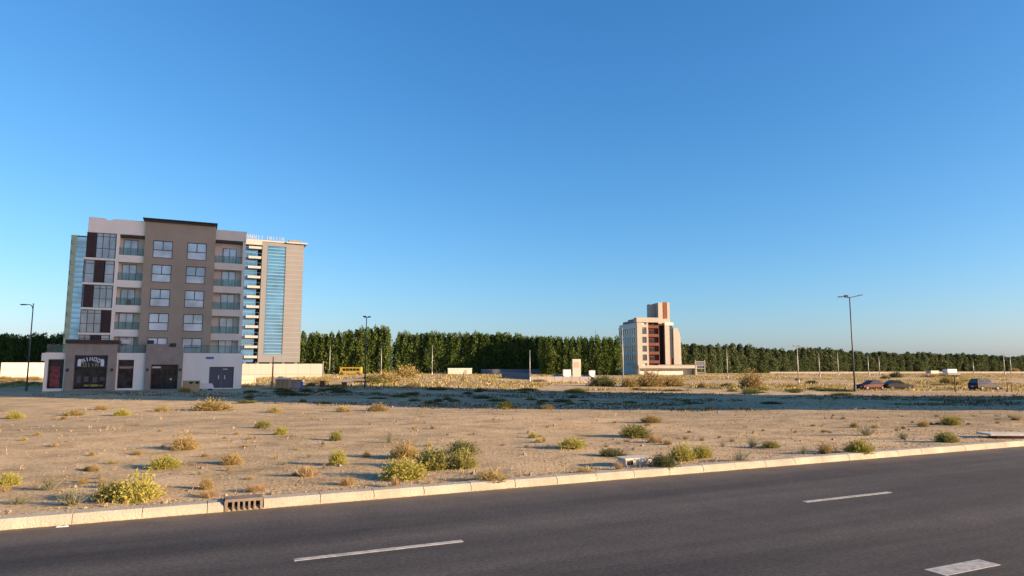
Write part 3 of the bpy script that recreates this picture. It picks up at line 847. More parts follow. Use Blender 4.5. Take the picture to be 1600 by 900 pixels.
# ------------------------------------------------------------------ a tall block beyond the right edge of the picture: its shadow lies across the lot
def shade_block():
    n = Vector((0.309, 0.951, 0)); u = Vector((0.951, -0.309, 0))
    p0, p1 = 49.5, 92.0
    c = n * p0 + u * 62.0
    b = empty('residential_block', (c.x, c.y, -0.5), atan2(n.y, n.x), 'tall pale residential block standing right of the lot', 'building')
    L = p1 - p0; H = 63.0
    bx('wall', M['pale_render'], b, (0, L, -16, 0, 0, H))
    mm = MB()
    for k in range(17):
        for j in range(12):
            for (v0, v1) in ((0.003, 0.06), (-16.06, -16.003)): mm.box(1.2 + j * 3.3, 3.2 + j * 3.3, v0, v1, 1.5 + k * 3.3, 3.2 + k * 3.3)
    mm.build('window_panes', M['dark_glass'], b)
    bx('roof_parapet', M['white_render'], b, (-0.3, L + 0.3, -16.3, 0.3, H + 0.003, H + 1.2))
shade_block()
# ------------------------------------------------------------------ trees
def quad_leaf(mb, c, d, up, L, W):
    """one small leaf or leaf spray: a bent quad pointing along d"""
    s = d.cross(up)
    if s.length < 1e-4: s = Vector((1, 0, 0))
    s = s.normalized() * W * 0.5
    mid = c + d * L * 0.5
    mb.raw([c - s * 0.4, c + s * 0.4, mid + s, c + d * L, mid - s], [(0, 1, 2, 3, 4)])

def rnd_dir(r, zmin=-1.0):
    while True:
        v = Vector((r.uniform(-1, 1), r.uniform(-1, 1), r.uniform(zmin, 1)))
        if 0.05 < v.length < 1: return v.normalized()

def tree_crown(seed, h, w, n, leaf, round_=False, base=0.05):
    r = random.Random(seed); mb = MB()
    lumps = []
    nl = 26 if not round_ else 16
    for i in range(nl):
        t = base + (1 - base) * (i + r.random()) / nl
        if round_: prof = sin(pi * min(1, 0.12 + 0.88 * t)) ** 0.6
        else: prof = min(1.0, 0.55 + t * 1.3) * (1 - max(0, t - 0.62) / 0.38 * 0.75)
        a = r.uniform(0, 2 * pi); rr = w * 0.5 * prof * r.uniform(0.25, 0.75)
        lumps.append((Vector((cos(a) * rr, sin(a) * rr, t * h)), w * r.uniform(0.20, 0.36) * (0.55 + 0.45 * prof)))
    for i in range(n):
        c, R = lumps[r.randrange(len(lumps))]
        d = rnd_dir(r)
        p = c + Vector((d.x * R, d.y * R, d.z * R * (1.0 if round_ else 1.7))) * r.uniform(0.6, 1.05)
        if p.z < 0.25: p.z = r.uniform(0.2, 0.9)
        dd = (d + rnd_dir(r) * 0.8 + Vector((0, 0, 0.5))).normalized()
        L = leaf * r.uniform(0.6, 1.4)
        quad_leaf(mb, p, dd, rnd_dir(r), L, L * r.uniform(0.5, 0.8))
    return mb

def tree_proto(seed, h, w, n, leaf, mat, round_=False):
    t = empty('tree', (0, 0, 0))
    tr = MB(); r = random.Random(seed)
    tr.tube([(0, 0, -0.3), (0.05, 0, h * 0.3), (r.uniform(-.2, .2), r.uniform(-.2, .2), h * 0.9)], 0.17, 0.04, 7)
    for k in range(7):
        a = r.uniform(0, 6.28); z = h * r.uniform(0.12, 0.75)
        tr.tube([(0.03, 0, z), (cos(a) * w * 0.2, sin(a) * w * 0.2, z + h * 0.07), (cos(a) * w * 0.36, sin(a) * w * 0.36, z + h * 0.17)], 0.07, 0.02, 5)
    tr.build('trunk', M['wood'], t)
    tree_crown(seed, h, w, n, leaf, round_).build('crown', mat, t)
    return t

COLUMN = [tree_proto(11 + i, 13.5, 3.6 + 0.3 * (i % 3), 2500, 0.5, M['leaf_tree']) for i in range(6)]
ROUND = [tree_proto(31 + i, 9.0, 5.2, 2500, 0.5, M['leaf_tree_far'], True) for i in range(5)]
used = set()
def place_tree(protos, P, h, name, label, group, wide=1.0):
    k = random.randrange(len(protos)); p = protos[k]
    o = p if id(p) not in used else copy_tree(p)
    used.add(id(p))
    o.name = name
    base_h = 13.5 if protos is COLUMN else 9.0
    s = h / base_h
    o.location = (P.x, P.y, P.z - 0.05); o.rotation_euler = (0, 0, random.uniform(0, 6.28))
    w_ = wide * random.uniform(0.82, 1.3)
    o.scale = (w_, w_, s)
    tag(o, label, 'tree', group)

def tree_row(px0, px1, d0, d1, spacing, topline, name, label, group, protos, rows=2, wide=1.0, jitter=0.5, skip=None):
    for rrow in range(rows):
        px = px0 + (rrow * 0.5) * spacing * FPX / d0
        while px < px1:
            t = (px - px0) / (px1 - px0)
            d = lerp(d0, d1, t) + rrow * 2.4 + random.uniform(-jitter, jitter)
            P = far(px, d)
            top = topline(px) + random.uniform(-1.9, 2.1)
            h = (572 - top) / FPX * d + CAM_H - P.z
            if not (skip and skip(px)):
                place_tree(protos, P, h, name, label, group, wide)
            px += spacing * FPX / d * random.uniform(0.85, 1.15)

def interp(pts):
    def f(x):
        for (a, ya), (b, yb) in zip(pts, pts[1:]):
            if x <= b: return lerp(ya, yb, (x - a) / (b - a))
        return pts[-1][1]
    return f
random.seed(21)
tree_row(-70, 118, 236, 236, 3.0, interp([(-70, 528), (20, 526), (45, 529), (60, 524), (80, 529), (118, 523)]), 'columnar_tree',
         'dark columnar tree in the row left of the apartment block behind the cream hoarding', 'dark trees left of the apartment block', COLUMN)
tree_row(452, 607, 246, 246, 2.4, interp([(452, 521), (480, 523), (500, 525), (520, 527), (540, 523), (555, 519), (585, 517), (600, 516), (607, 520)]), 'columnar_tree',
         'tall dark green columnar tree between the glass tower and the gap in the tree line', 'columnar trees right of the glass tower', COLUMN, wide=0.86)
tree_row(604, 632, 284, 284, 4.0, interp([(604, 538), (632, 537)]), 'round_tree', 'low round dark tree filling the gap in the columnar row', 'low trees in the gap', ROUND, rows=1)
tree_row(624, 735, 274, 274, 2.4, interp([(624, 524), (640, 524), (660, 524), (700, 525), (735, 526)]), 'columnar_tree',
         'tall columnar tree right of the gap with its foot in shadow', 'columnar trees right of the gap', COLUMN, wide=0.84)
tree_row(733, 858, 274, 272, 2.4, interp([(734, 524), (760, 524), (800, 527), (830, 529), (858, 530)]), 'columnar_tree',
         'dense dark columnar tree standing in the shadow of the office building', 'shaded columnar trees', COLUMN, wide=1.0)
tree_row(846, 966, 243, 243, 2.2, interp([(846, 529), (880, 531), (930, 530), (966, 532)]), 'columnar_tree',
         'sunlit columnar tree in the row directly left of the office building', 'sunlit columnar trees left of the office building', COLUMN, wide=0.85)
tree_row(1046, 1780, 292, 450, 3.3, interp([(1046, 540), (1080, 541), (1130, 543), (1160, 542), (1180, 547), (1230, 549), (1255, 547), (1290, 548), (1330, 552), (1400, 554), (1440, 553), (1470, 556), (1500, 555), (1560, 558), (1640, 560)]), 'round_tree',
         'bushy tree with haze-muted green in the long row right of the office building', 'bushy trees right of the office building', ROUND, wide=1.08, jitter=1.5)
for p in COLUMN + ROUND:
    if id(p) not in used:
        for c in list(p.children): bpy.data.objects.remove(c)
        bpy.data.objects.remove(p)

# ------------------------------------------------------------------ shrubs
def shrub_mesh(kind, seed, n_stem, dense, size=1.0):
    """unit shrub: about 1 m wide and 0.6 m tall, many stems with small leaves"""
    r = random.Random(seed); mb = MB()
    for i in range(n_stem):
        az = r.uniform(0, 2 * pi)
        if kind == 'grass': el = radians(r.uniform(45, 88)); L = r.uniform(0.35, 0.75)
        elif kind == 'sparse': el = radians(r.uniform(25, 85)); L = r.uniform(0.35, 0.7)
        else: el = math.asin(r.uniform(0.05, 1.0)); L = 0.5 * r.uniform(0.70, 1.03)
        d = Vector((cos(az) * cos(el), sin(az) * cos(el), sin(el)))
        lump = 0.92 + 0.16 * noise.noise(Vector((d.x * 2.2 + seed, d.y * 2.2, d.z * 2.2)))
        L *= lump
        b = Vector((r.uniform(-1, 1), r.uniform(-1, 1), 0)) * (0.12 if kind != 'grass' else 0.22)
        b.z = -0.03
        bend = Vector((r.uniform(-.12, .12), r.uniform(-.12, .12), 0.10 if kind == 'leafy' else -0.04))
        p1 = b + d * L * 0.55; p2 = b + d * L + bend * L
        if kind in ('leafy', 'mound'): p2.z *= 1.12
        mb.mi = 1 if kind not in ('grass',) else 0
        wst = 0.004 if kind != 'sparse' else 0.006
        s = d.cross(rnd_dir(r)).normalized() * wst
        mb.raw([b - s, b + s, p1 + s * .7, p2, p1 - s * .7], [(0, 1, 2, 3, 4)])
        if kind == 'grass': continue
        mb.mi = 0
        nl = dense
        for k in range(nl):
            t = r.uniform(0.45, 1.0) if kind != 'sparse' else r.uniform(0.3, 1.0)
            q = b.lerp(p1, t / 0.55) if t < 0.55 else p1.lerp(p2, (t - 0.55) / 0.45)
            dd = (d * 0.7 + rnd_dir(r) * 0.9 + Vector((0, 0, 0.25))).normalized()
            Lf = r.uniform(0.028, 0.062) * size
            quad_leaf(mb, q, dd, rnd_dir(r), Lf, Lf * (0.34 if kind != 'sparse' else 0.2))
    return mb

SHR = {}
def shrub_proto(key, kind, mat, stem, n, dense, size=1.0, variants=3):
    SHR[key] = []
    for v in range(variants):
        mb = shrub_mesh(kind, 100 * len(SHR) + v + 1, n, dense, size)
        me = bpy.data.meshes.new(key + '_mesh')
        me.from_pydata(mb.v, [], mb.f)
        me.materials.append(mat); me.materials.append(stem)
        me.polygons.foreach_set('material_index', mb.m)
        SHR[key].append(me)
ST = M['leaf_grey']
shrub_proto('bright', 'leafy', M['leaf_bright'], ST, 420, 14)
shrub_proto('green', 'leafy', M['leaf_green'], ST, 420, 14)
shrub_proto('dark', 'leafy', M['leaf_dark'], ST, 400, 13)
shrub_proto('olive', 'leafy', M['leaf_olive'], M['leaf_tan'], 420, 9)
shrub_proto('sparse', 'sparse', M['leaf_grey'], M['leaf_grey'], 120, 6)
shrub_proto('tan', 'grass', M['leaf_tan'], M['leaf_tan'], 420, 0)
shrub_proto('yellow', 'leafy', M['leaf_straw'], M['leaf_tan'], 330, 7)
CATN = {'tan': 'dry_grass_clump'}
random.seed(5)
def shrub(px, py, wpx, hpx, key, label, group=None, dist=None):
    P = spot(px, py) if dist is None else far(px, dist)
    me = random.choice(SHR[key])
    o = bpy.data.objects.new(CATN.get(key, 'desert_shrub'), me)
    COL.objects.link(o)
    W = wpx * pxm(P); H = hpx * pxm(P)
    base = 0.60 if key != 'tan' else 0.70
    o.location = (P.x, P.y + W * 0.25, zg(P.x, P.y + W * 0.25))
    o.scale = (W / 0.90, W / 0.90, H / base)
    o.rotation_euler = (0, 0, random.uniform(0, 6.28))
    tag(o, label, 'grass clump' if key == 'tan' else 'shrub', group)
    return o
NEAR = [
 (206, 786, 66, 48, 'bright', 'large yellow green shrub near the kerb in the left foreground, right half of its pair'),
 (166, 785, 50, 34, 'green', 'lower green shrub pressed against the left side of the largest left foreground shrub'),
 (104, 792, 50, 32, 'sparse', 'sparse grey green twiggy plant just left of the largest left foreground shrub'),
 (70, 768, 32, 32, 'sparse', 'thin upright grey green plant behind the twiggy plant at the left edge'),
 (8, 760, 30, 24, 'bright', 'yellowish shrub cut by the left edge of the photo'),
 (22, 790, 40, 18, 'sparse', 'low grey twigs in the lower left corner of the sand'),
 (251, 734, 48, 24, 'bright', 'round yellow green shrub alone with a long shadow, above the largest left foreground shrub'),
 (283, 704, 44, 27, 'olive', 'round olive brown shrub with a long shadow on the open sand at left'),
 (358, 727, 34, 23, 'olive', 'small olive brown shrub above the storm drain'),
 (320, 766, 22, 24, 'olive', 'small brown upright shrub left of the storm drain'),
 (321, 779, 34, 16, 'tan', 'dry tan clump just left of the storm drain'),
 (396, 770, 40, 16, 'tan', 'dry tan clump right behind the storm drain'),
 (526, 727, 28, 28, 'bright', 'small upright yellow green shrub left of the big shrub cluster'),
 (476, 746, 40, 24, 'tan', 'wispy straw coloured clump between the storm drain and the big shrub cluster'),
 (540, 760, 34, 20, 'tan', 'dry straw clump close to the kerb left of the big shrub cluster'),
 (572, 715, 12, 12, 'olive', 'tiny brown shrub in the shadow left of the big shrub cluster'),
 (627, 750, 74, 38, 'bright', 'brightest yellow green shrub at the front of the big central cluster'),
 (631, 718, 46, 34, 'olive', 'tan brown shrub at the back left of the big central cluster'),
 (676, 735, 64, 42, 'green', 'dark green shrub in the middle of the big central cluster'),
 (722, 734, 46, 38, 'green', 'green shrub at the right end of the big central cluster'),
 (722, 712, 50, 28, 'dark', 'dark green shrub at the back right of the big central cluster'),
 (768, 754, 54, 24, 'yellow', 'straw yellow low shrub touching the kerb right of the big central cluster'),
 (617, 762, 18, 22, 'tan', 'thin straw tuft at the foot of the brightest shrub by the kerb'),
 (608, 692, 14, 26, 'sparse', 'thin pale upright plant behind the big central cluster'),
 (523, 689, 20, 17, 'green', 'small green shrub with long shadow behind the left of the central cluster'),
 (437, 680, 22, 16, 'bright', 'small yellow green shrub right of a twin on the sand near the middle left'),
 (408, 669, 26, 15, 'green', 'low green shrub left of its brighter twin on the middle left sand'),
 (895, 702, 46, 20, 'bright', 'yellow green shrub alone on the open sand right of the central cluster'),
 (833, 685, 14, 11, 'bright', 'tiny bright shrub alone on bare sand behind the right of the central cluster'),
 (996, 684, 52, 24, 'green', 'wide olive green shrub on the sand behind the concrete box'),
 (1019, 661, 34, 15, 'olive', 'low olive brown shrub furthest back behind the concrete box'),
 (1024, 692, 34, 16, 'tan', 'dry grass fringe at the right foot of the wide olive green shrub'),
 (958, 714, 46, 15, 'dark', 'low dark green shrub just left of the concrete box'),
 (1040, 732, 44, 26, 'dark', 'dark green shrub just right of the concrete box by the kerb'),
 (1069, 720, 40, 30, 'bright', 'vivid yellow shrub right of the concrete box, left one of the pair'),
 (1099, 717, 34, 25, 'bright', 'yellow green shrub right of the concrete box, right one of the pair'),
 (968, 735, 18, 18, 'tan', 'dry tuft at the left foot of the concrete box'),
 (915, 742, 36, 10, 'yellow', 'flat yellowish plant at the kerb left of the concrete box'),
 (1160, 723, 38, 22, 'sparse', 'sparse grey green plant by the kerb right of the yellow pair'),
 (1130, 699, 12, 13, 'sparse', 'thin small plant behind the yellow pair'),
 (1178, 699, 24, 20, 'sparse', 'thin bushy plant on the sand between the yellow pair and the right lamp'),
 (1207, 700, 28, 13, 'green', 'low green shrub on the sand left of a pair of kerb shrubs'),
 (1258, 710, 16, 16, 'sparse', 'small thin plant by the kerb, left of an upright olive shrub'),
 (1292, 710, 22, 22, 'olive', 'upright olive shrub by the kerb at right'),
 (1349, 709, 44, 26, 'bright', 'bright green yellow shrub touching the kerb at right'),
 (1358, 682, 32, 23, 'sparse', 'twiggy olive shrub behind the bright kerb shrub at right'),
 (1337, 669, 14, 12, 'olive', 'small olive shrub beside the twiggy one on the right sand'),
 (1416, 687, 26, 16, 'sparse', 'grey green wispy plant in the middle of the right sand'),
 (1446, 667, 18, 12, 'olive', 'small brownish shrub left of the brightest far right shrub'),
 (1491, 664, 30, 16, 'bright', 'bright green shrub at the edge of the shadow at far right'),
 (1485, 692, 34, 21, 'green', 'grey green shrub near the kerb left of the flat slab at far right'),
 (1590, 657, 14, 10, 'olive', 'small shrub at the right edge of the photo'),
 (325, 642, 64, 25, 'yellow', 'wide golden shrub on the sand in front of the apartment block doors'),
 (428, 645, 26, 13, 'yellow', 'low golden shrub right of the wide golden one'),
 (535, 644, 26, 13, 'yellow', 'low yellowish shrub at the edge of the long shadow near the middle'),
 (588, 643, 36, 15, 'olive', 'rusty orange brown shrub at the edge of the long shadow'),
 (792, 639, 28, 15, 'bright', 'yellow green shrub at the front edge of the long shadow in the centre'),
 (856, 640, 24, 11, 'yellow', 'low yellow shrub right of the one at the front edge of the shadow'),
 (18, 655, 24, 14, 'bright', 'low yellow green shrub at the far left in front of the hoarding'),
 (111, 650, 34, 13, 'yellow', 'low golden shrub in front of the poster window of the apartment block'),
 (187, 650, 24, 13, 'bright', 'low green yellow shrub in front of the narrow shop window'),
 (155, 641, 22, 11, 'yellow', 'small golden shrub in front of the shop portal'),
 (250, 643, 26, 11, 'yellow', 'small golden shrub in front of the entrance portal'),
 (600, 598, 58, 24, 'yellow', 'big straw yellow shrub left of the bank in the middle distance'),
 (632, 591, 44, 26, 'yellow', 'big yellow green shrub standing behind the straw yellow one in the middle distance'),
 (584, 600, 30, 16, 'dark', 'dark low shrub beside the tall lamp post in the middle distance'),
 (942, 604, 48, 21, 'dark', 'dark purplish shrub at the end of the white barrier'),
 (985, 605, 30, 20, 'olive', 'olive shrub by the bluish pole before the office building'),
 (1018, 604, 52, 31, 'olive', 'tall olive shrub in front of the office podium'),
 (1052, 604, 44, 20, 'olive', 'lower olive shrub in front of the right half of the office podium'),
 (1178, 608, 38, 36, 'olive', 'tall brownish bush alone between the office building and the right lamp'),
 (1100, 606, 20, 12, 'olive', 'small olive shrub in front of the metal frame'),
 (1403, 590, 20, 12, 'dark', 'dark round shrub on the far field behind the parked cars'),
 (1484, 600, 22, 18, 'olive', 'brownish shrub behind the signpost at far right'),
 (1500, 602, 20, 12, 'yellow', 'yellowish shrub beside the signpost at far right'),
 (1588, 582, 18, 9, 'olive', 'pinkish brown bush before the far trees at the right edge'),
 (286, 613, 22, 12, 'yellow', 'yellow shrub at the foot of the tan utility box'),
 (500, 600, 34, 12, 'yellow', 'yellowish scrub patch left of the brown bins'),
 (1240, 606, 30, 9, 'yellow', 'flat yellow scrub left of the right lamp post'),
 (1270, 600, 20, 8, 'dark', 'dark flat shrub on the verge left of the right lamp post'),
]
for a in NEAR: shrub(*a)
# low dark scrub inside the long shadow, small tufts on the sand: repeats nothing tells apart
random.seed(17)
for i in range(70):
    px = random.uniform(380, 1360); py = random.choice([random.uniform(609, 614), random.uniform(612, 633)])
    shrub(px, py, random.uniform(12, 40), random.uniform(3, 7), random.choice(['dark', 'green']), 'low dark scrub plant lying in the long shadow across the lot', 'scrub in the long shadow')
for i in range(115):
    px = random.uniform(0, 1600); kerb_y = 800 - px * 0.078
    py = lerp(650, kerb_y - 16, random.random() ** 0.8)
    s = (py - 560) / 150
    key = random.choice(['tan', 'tan', 'olive', 'yellow', 'sparse'])
    lab = {'tan': 'tiny dry grass tuft scattered on the open sand', 'olive': 'tiny olive tuft scattered on the open sand', 'yellow': 'tiny yellowish tuft scattered on the open sand', 'sparse': 'tiny grey twiggy tuft scattered on the open sand'}[key]
    shrub(px, py, random.uniform(7, 17) * s, random.uniform(5, 11) * s, key, lab, lab.replace('scattered on', 'repeats on').split(' scattered')[0] + 's on the sand' if False else 'small tufts on the open sand: ' + key)
for i in range(46):
    px = random.choice([random.uniform(380, 1320), random.uniform(1050, 1600), random.uniform(0, 64)]); py = random.uniform(588, 606)
    shrub(px, py, random.uniform(12, 34), random.uniform(4, 9), random.choice(['yellow', 'yellow', 'tan', 'olive', 'green']), 'low straw coloured scrub on the far side of the long shadow', 'far scrub')

# stuff: pebbles and dry ground litter close by, straw cover on the far field
def scatter(name, n, gen, mat, label, cat):
    mb = MB()
    for i in range(n): gen(mb)
    o = mb.build(name, mat)
    return tag(o, label, cat, kind='stuff')
random.seed(9)
def near_point(pmin=KERB + 0.35, pmax=60, k=2.2, amin=-18, amax=75):
    p = pmin + (pmax - pmin) * random.random() ** k
    aw = 14 + p * 1.25
    a = random.uniform(amin - p * 0.45, amin + 40 + p * 1.5)
    x = RD.x * a + RN.x * p; y = RD.y * a + RN.y * p
    return x, y, zg(x, y)
def pebble(mb):
    x, y, z = near_point()
    s = random.uniform(0.008, 0.024) * (1 + 1.6 * (random.random() < 0.015)) * (0.8 + y / 40)
    c = Vector((x, y, z + s * 0.25)); vs = []
    for d in ((1, 0, 0), (0, 1, 0), (-1, 0, 0), (0, -1, 0), (0, 0, .7), (0, 0, -.6)):
        vs.append(c + Vector(d) * s * random.uniform(0.6, 1.3))
    mb.raw(vs, [(0, 1, 4), (1, 2, 4), (2, 3, 4), (3, 0, 4), (1, 0, 5), (2, 1, 5), (3, 2, 5), (0, 3, 5)])
scatter('gravel', 18000, pebble, M['pebble'], 'small pale pebbles strewn over the sand of the lot', 'gravel')
def twig(mb):
    x, y, z = near_point(k=1.9)
    if noise.noise(Vector((x * 0.28, y * 0.28, 9.0))) < 0.10: return
    for k in range(random.randint(3, 8)):
        a = random.uniform(0, 6.28); el = random.uniform(0.25, 1.4); L = random.uniform(0.05, 0.17) * (0.8 + y / 60)
        d = Vector((cos(a) * cos(el), sin(a) * cos(el), sin(el)))
        quad_leaf(mb, Vector((x + random.uniform(-.06, .06), y + random.uniform(-.06, .06), z - 0.01)), d, Vector((0.3, 0.2, 1)), L, 0.014 * (0.8 + y / 30))
scatter('dry_ground_cover', 3600, twig, M['leaf_tan'], 'sparse dry stubble growing over the sandy lot', 'ground cover')
def shade_scrub(mb):
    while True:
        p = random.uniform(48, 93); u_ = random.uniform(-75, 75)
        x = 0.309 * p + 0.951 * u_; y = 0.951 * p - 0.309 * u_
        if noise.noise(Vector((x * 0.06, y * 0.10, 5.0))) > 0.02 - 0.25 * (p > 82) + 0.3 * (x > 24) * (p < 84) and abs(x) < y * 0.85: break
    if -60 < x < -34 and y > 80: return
    z = zg(x, y)
    for k in range(6):
        a = random.uniform(0, 6.28); el = random.uniform(0.2, 1.4); L = random.uniform(0.08, 0.24)
        d = Vector((cos(a) * cos(el), sin(a) * cos(el), sin(el)))
        quad_leaf(mb, Vector((x + random.uniform(-.4, .4), y + random.uniform(-.4, .4), z - 0.02)), d, Vector((0.3, 0.2, 1)), L, 0.10)
scatter('shade_scrub_cover', 3600, shade_scrub, M['leaf_shade_scrub'], 'low dry scrub coloured dark to deepen the long shadow on the strip', 'ground cover')  # scrub grows here, but this dark cover is added to darken the shadow strip
def straw(mb):
    while True:
        y = random.uniform(97, 285); x = random.uniform(-0.8, 0.8) * y
        if noise.noise(Vector((x * 0.05, y * 0.03, 2.0))) > -0.12 + (0.15 if x < -60 else 0): break
    p_shadow = 0.309 * x + 0.951 * y
    z = zg(x, y)
    for k in range(5):
        a = random.uniform(0, 6.28); el = random.uniform(0.7, 1.5); L = random.uniform(0.22, 0.6)
        d = Vector((cos(a) * cos(el), sin(a) * cos(el), sin(el)))
        quad_leaf(mb, Vector((x + random.uniform(-.5, .5), y + random.uniform(-.5, .5), z - 0.03)), d, Vector((0.3, 0.2, 1)), L, 0.16)
scatter('dry_field_grass', 9000, straw, M['leaf_straw'], 'straw yellow dry grass covering the field beyond the long shadow', 'dry grass')

# ------------------------------------------------------------------ hoardings, walls, boxes
def wall_run(name, px0, px1, dist0, dist1, h, label, cat, mat, joint=None, thick=0.2, lift=0.0, post=None, drop=0.4):
    A = far(px0, dist0); Bq = far(px1, dist1)
    L = (Bq - A).length; rz = atan2(Bq.y - A.y, Bq.x - A.x)
    w = empty(name, (A.x, A.y, min(A.z, Bq.z)), rz, label, cat)
    bx('panel', mat, w, (0, L, 0, thick, -drop, h))
    if joint:
        mm = MB()
        for z in joint[1]: mm.box(0, L, -0.02, -0.003, h * z, h * z + 0.1)
        x = joint[0]
        while x < L: mm.box(x, x + 0.06, -0.013, -0.003, -drop, h - 0.02); x += joint[0]
        mm.build('joint', M['hoard_line'], w)
    if post: bx('post', M['galv'], w, (L - 0.1, L + 0.1, -0.06, 0.16, -drop, h + post))
    return w
wall_run('hoarding', 7, 100, 165, 171, 3.9, 'cream hoarding wall left of the apartment block', 'hoarding', M['hoarding'], (3.2, [0.52]), post=0)
wall_run('hoarding', 372, 507, 180, 183, 3.7, 'long cream hoarding wall in front of the glass tower', 'hoarding', M['hoarding'], (3.2, [0.22]), post=0.7)
wall_run('boundary_wall', 366, 403, 118, 119, 1.5, 'low cream wall just right of the apartment block', 'wall', M['hoarding'], (6.0, [0.45]))
wall_run('site_wall', 752, 860, 262, 260, 1.95, 'long site wall with shade put into its blue grey, before the dark trees', 'wall', M['grey_and_shade'], None)  # coloured darker and bluer to imitate the office building's shade
wall_run('shade_toned_wall', 784, 829, 190, 152, 1.45, 'low barrier wall with shade put into its grey, joining the left end of the white barrier', 'wall', M['grey_and_shade'], None)
wall_run('white_barrier', 827, 922, 142, 141, 1.35, 'white block barrier with joints on the sand before the sign pylon', 'barrier', M['hoarding'], (1.75, []))
wall_run('road_barrier', 1200, 1640, 300, 318, 0.75, 'long pale concrete barrier along the far road at right', 'barrier', M['concrete'], None, drop=0.3)

def small_box(name, px, py, wpx, hpx, label, cat, mat, parts=None, dist=None, rz=0.15, depth=None):
    P = spot(px, py) if dist is None else far(px, dist)
    k = pxm(P); W = wpx * k; H = hpx * k; D = depth or W * 0.6
    o = empty(name, (P.x, P.y + D / 2, P.z), rz, label, cat)
    bx('body', mat, o, (-W / 2, W / 2, -D / 2, D / 2, -0.15, H), bevel=0.03)
    if parts: parts(o, W, D, H)
    return o
def lidp(mat, t=0.06, name='lid'):
    return lambda o, W, D, H: bx(name, mat, o, (-W / 2 - 0.04, W / 2 + 0.04, -D / 2 - 0.04, D / 2 + 0.04, H + 0.003, H + t))
def cabin_parts(o, W, D, H):
    bx('roof', M['white_metal'], o, (-W / 2 - 0.1, W / 2 + 0.1, -D / 2 - 0.1, D / 2 + 0.1, H + 0.003, H + 0.2))
    bx('door', M['concrete'], o, (W * 0.18, W * 0.3, -D / 2 - 0.05, -D / 2 - 0.003, 0, H * 0.8))
small_box('site_cabin', 718, 584, 37, 8.5, 'cream site cabin standing alone on the bank before the shaded trees', 'cabin', M['hoarding'], cabin_parts, dist=244, depth=4)
def skip_parts(o, W, D, H):
    bx('rim', M['white_metal'], o, (-W / 2 - 0.05, W / 2 + 0.05, -D / 2 - 0.05, D / 2 + 0.05, H + 0.003, H + 0.15))
    bx('rib', M['hoard_line'], o, *[(-W / 2 + W * t, -W / 2 + W * t + 0.08, -D / 2 - 0.06, -D / 2 - 0.003, 0, H) for t in (0.05, 0.35, 0.65, 0.92)])
small_box('waste_skip', 440, 608, 21, 15, 'tan waste skip with a white rim right of the apartment block', 'skip', M['orange_tan'], skip_parts)
def tank_parts(o, W, D, H):
    bx('corner_post', M['sign_blue'], o, (W / 2 + 0.003, W / 2 + 0.12, -D / 2 - 0.05, D / 2, 0, H * 0.85))
    bx('cover', M['orange_tan'], o, (-W / 2, W / 2, -D / 2, D / 2, H + 0.003, H + 0.12))
small_box('storage_box', 460, 607, 18, 12, 'grey storage box with a blue edge beside the tan waste skip', 'box', M['concrete'], tank_parts)
small_box('litter_bin', 503, 605, 7, 9, 'red brown bin left of its twin near the edge of the long shadow', 'bin', M['red_brown'], lidp(M['dark_cap']), rz=0.0)
small_box('litter_bin', 537, 606, 8, 8, 'red brown bin right of its twin near the tall lamp post', 'bin', M['red_brown'], lidp(M['dark_cap']), rz=0.3)
def util_parts(o, W, D, H):
    bx('vent', M['void'], o, (-W * 0.12, W * 0.08, -D / 2 - 0.02, -D / 2 - 0.003, H * 0.74, H * 0.94), (W * 0.24, W * 0.44, -D / 2 - 0.02, -D / 2 - 0.003, H * 0.74, H * 0.94))
    bx('lid', M['concrete'], o, (-W / 2 - 0.03, W / 2 + 0.03, -D / 2 - 0.03, D / 2 + 0.03, H + 0.003, H + 0.05))
small_box('utility_box', 295, 611, 24, 15, 'tan utility box with two dark vents at the right of the entrance portal', 'utility box', paint('tan_box_paint', (0.36, 0.28, 0.14), 0.7, 0.2, 1.5), util_parts, rz=B1RZ)
# plastic barriers before the white wall
pb = MB(); P = spot(320, 610); k = pxm(P)
pb.prism([(-1.05, 0.18), (1.05, 0.18), (1.0, 0.42), (0.8, 0.86), (-0.8, 0.86), (-1.0, 0.42)], -0.25, 0.25)
t = empty('plastic_barrier', P, B1RZ, 'white plastic road barrier on dark feet before the steel double door', 'barrier')
pb.build('body', M['white_metal'], t, bevel=0.04)
bx('foot', M['sign_navy'], t, (-0.85, -0.35, -0.28, 0.28, 0, 0.177)); bx('foot', M['sign_navy'], t, (0.35, 0.85, -0.28, 0.28, 0, 0.177))
# sign pylon
P = far(900, 146); k = pxm(P)
t = empty('sign_pylon', P, 0.1, 'white sign pylon standing above the white barrier', 'sign')
bx('slab', M['hoarding'], t, (-0.9, 0.9, -0.25, 0.25, -0.3, 4.9), bevel=0.03)
bx('panel', paint('pylon_panel', (0.50, 0.33, 0.22), 0.6, 0.25, 1.5), t, (-0.55, 0.55, -0.28, -0.253, 3.1, 4.3))
# open steel frame right of the office
P = far(1092, 236)
t = empty('steel_frame', P, 0.0, 'pale open steel frame with two panels right of the office podium', 'frame')
bx('post', M['concrete'], t, (-1.75, -1.45, -0.15, 0.15, -0.3, 5.4)); bx('post', M['concrete'], t, (1.45, 1.75, -0.15, 0.15, -0.3, 5.4))
bx('beam', M['concrete'], t, *[(-1.447, 1.447, -0.12, 0.12, z, z + 0.25) for z in (0.9, 2.3, 3.3, 4.7)])
bx('panel', M['door_grey'], t, (-0.8, 0.9, -0.08, 0.0, 2.56, 3.28)); bx('panel', M['grey_and_shade'], t, (-1.44, 1.44, -0.08, 0.0, 3.56, 4.68))
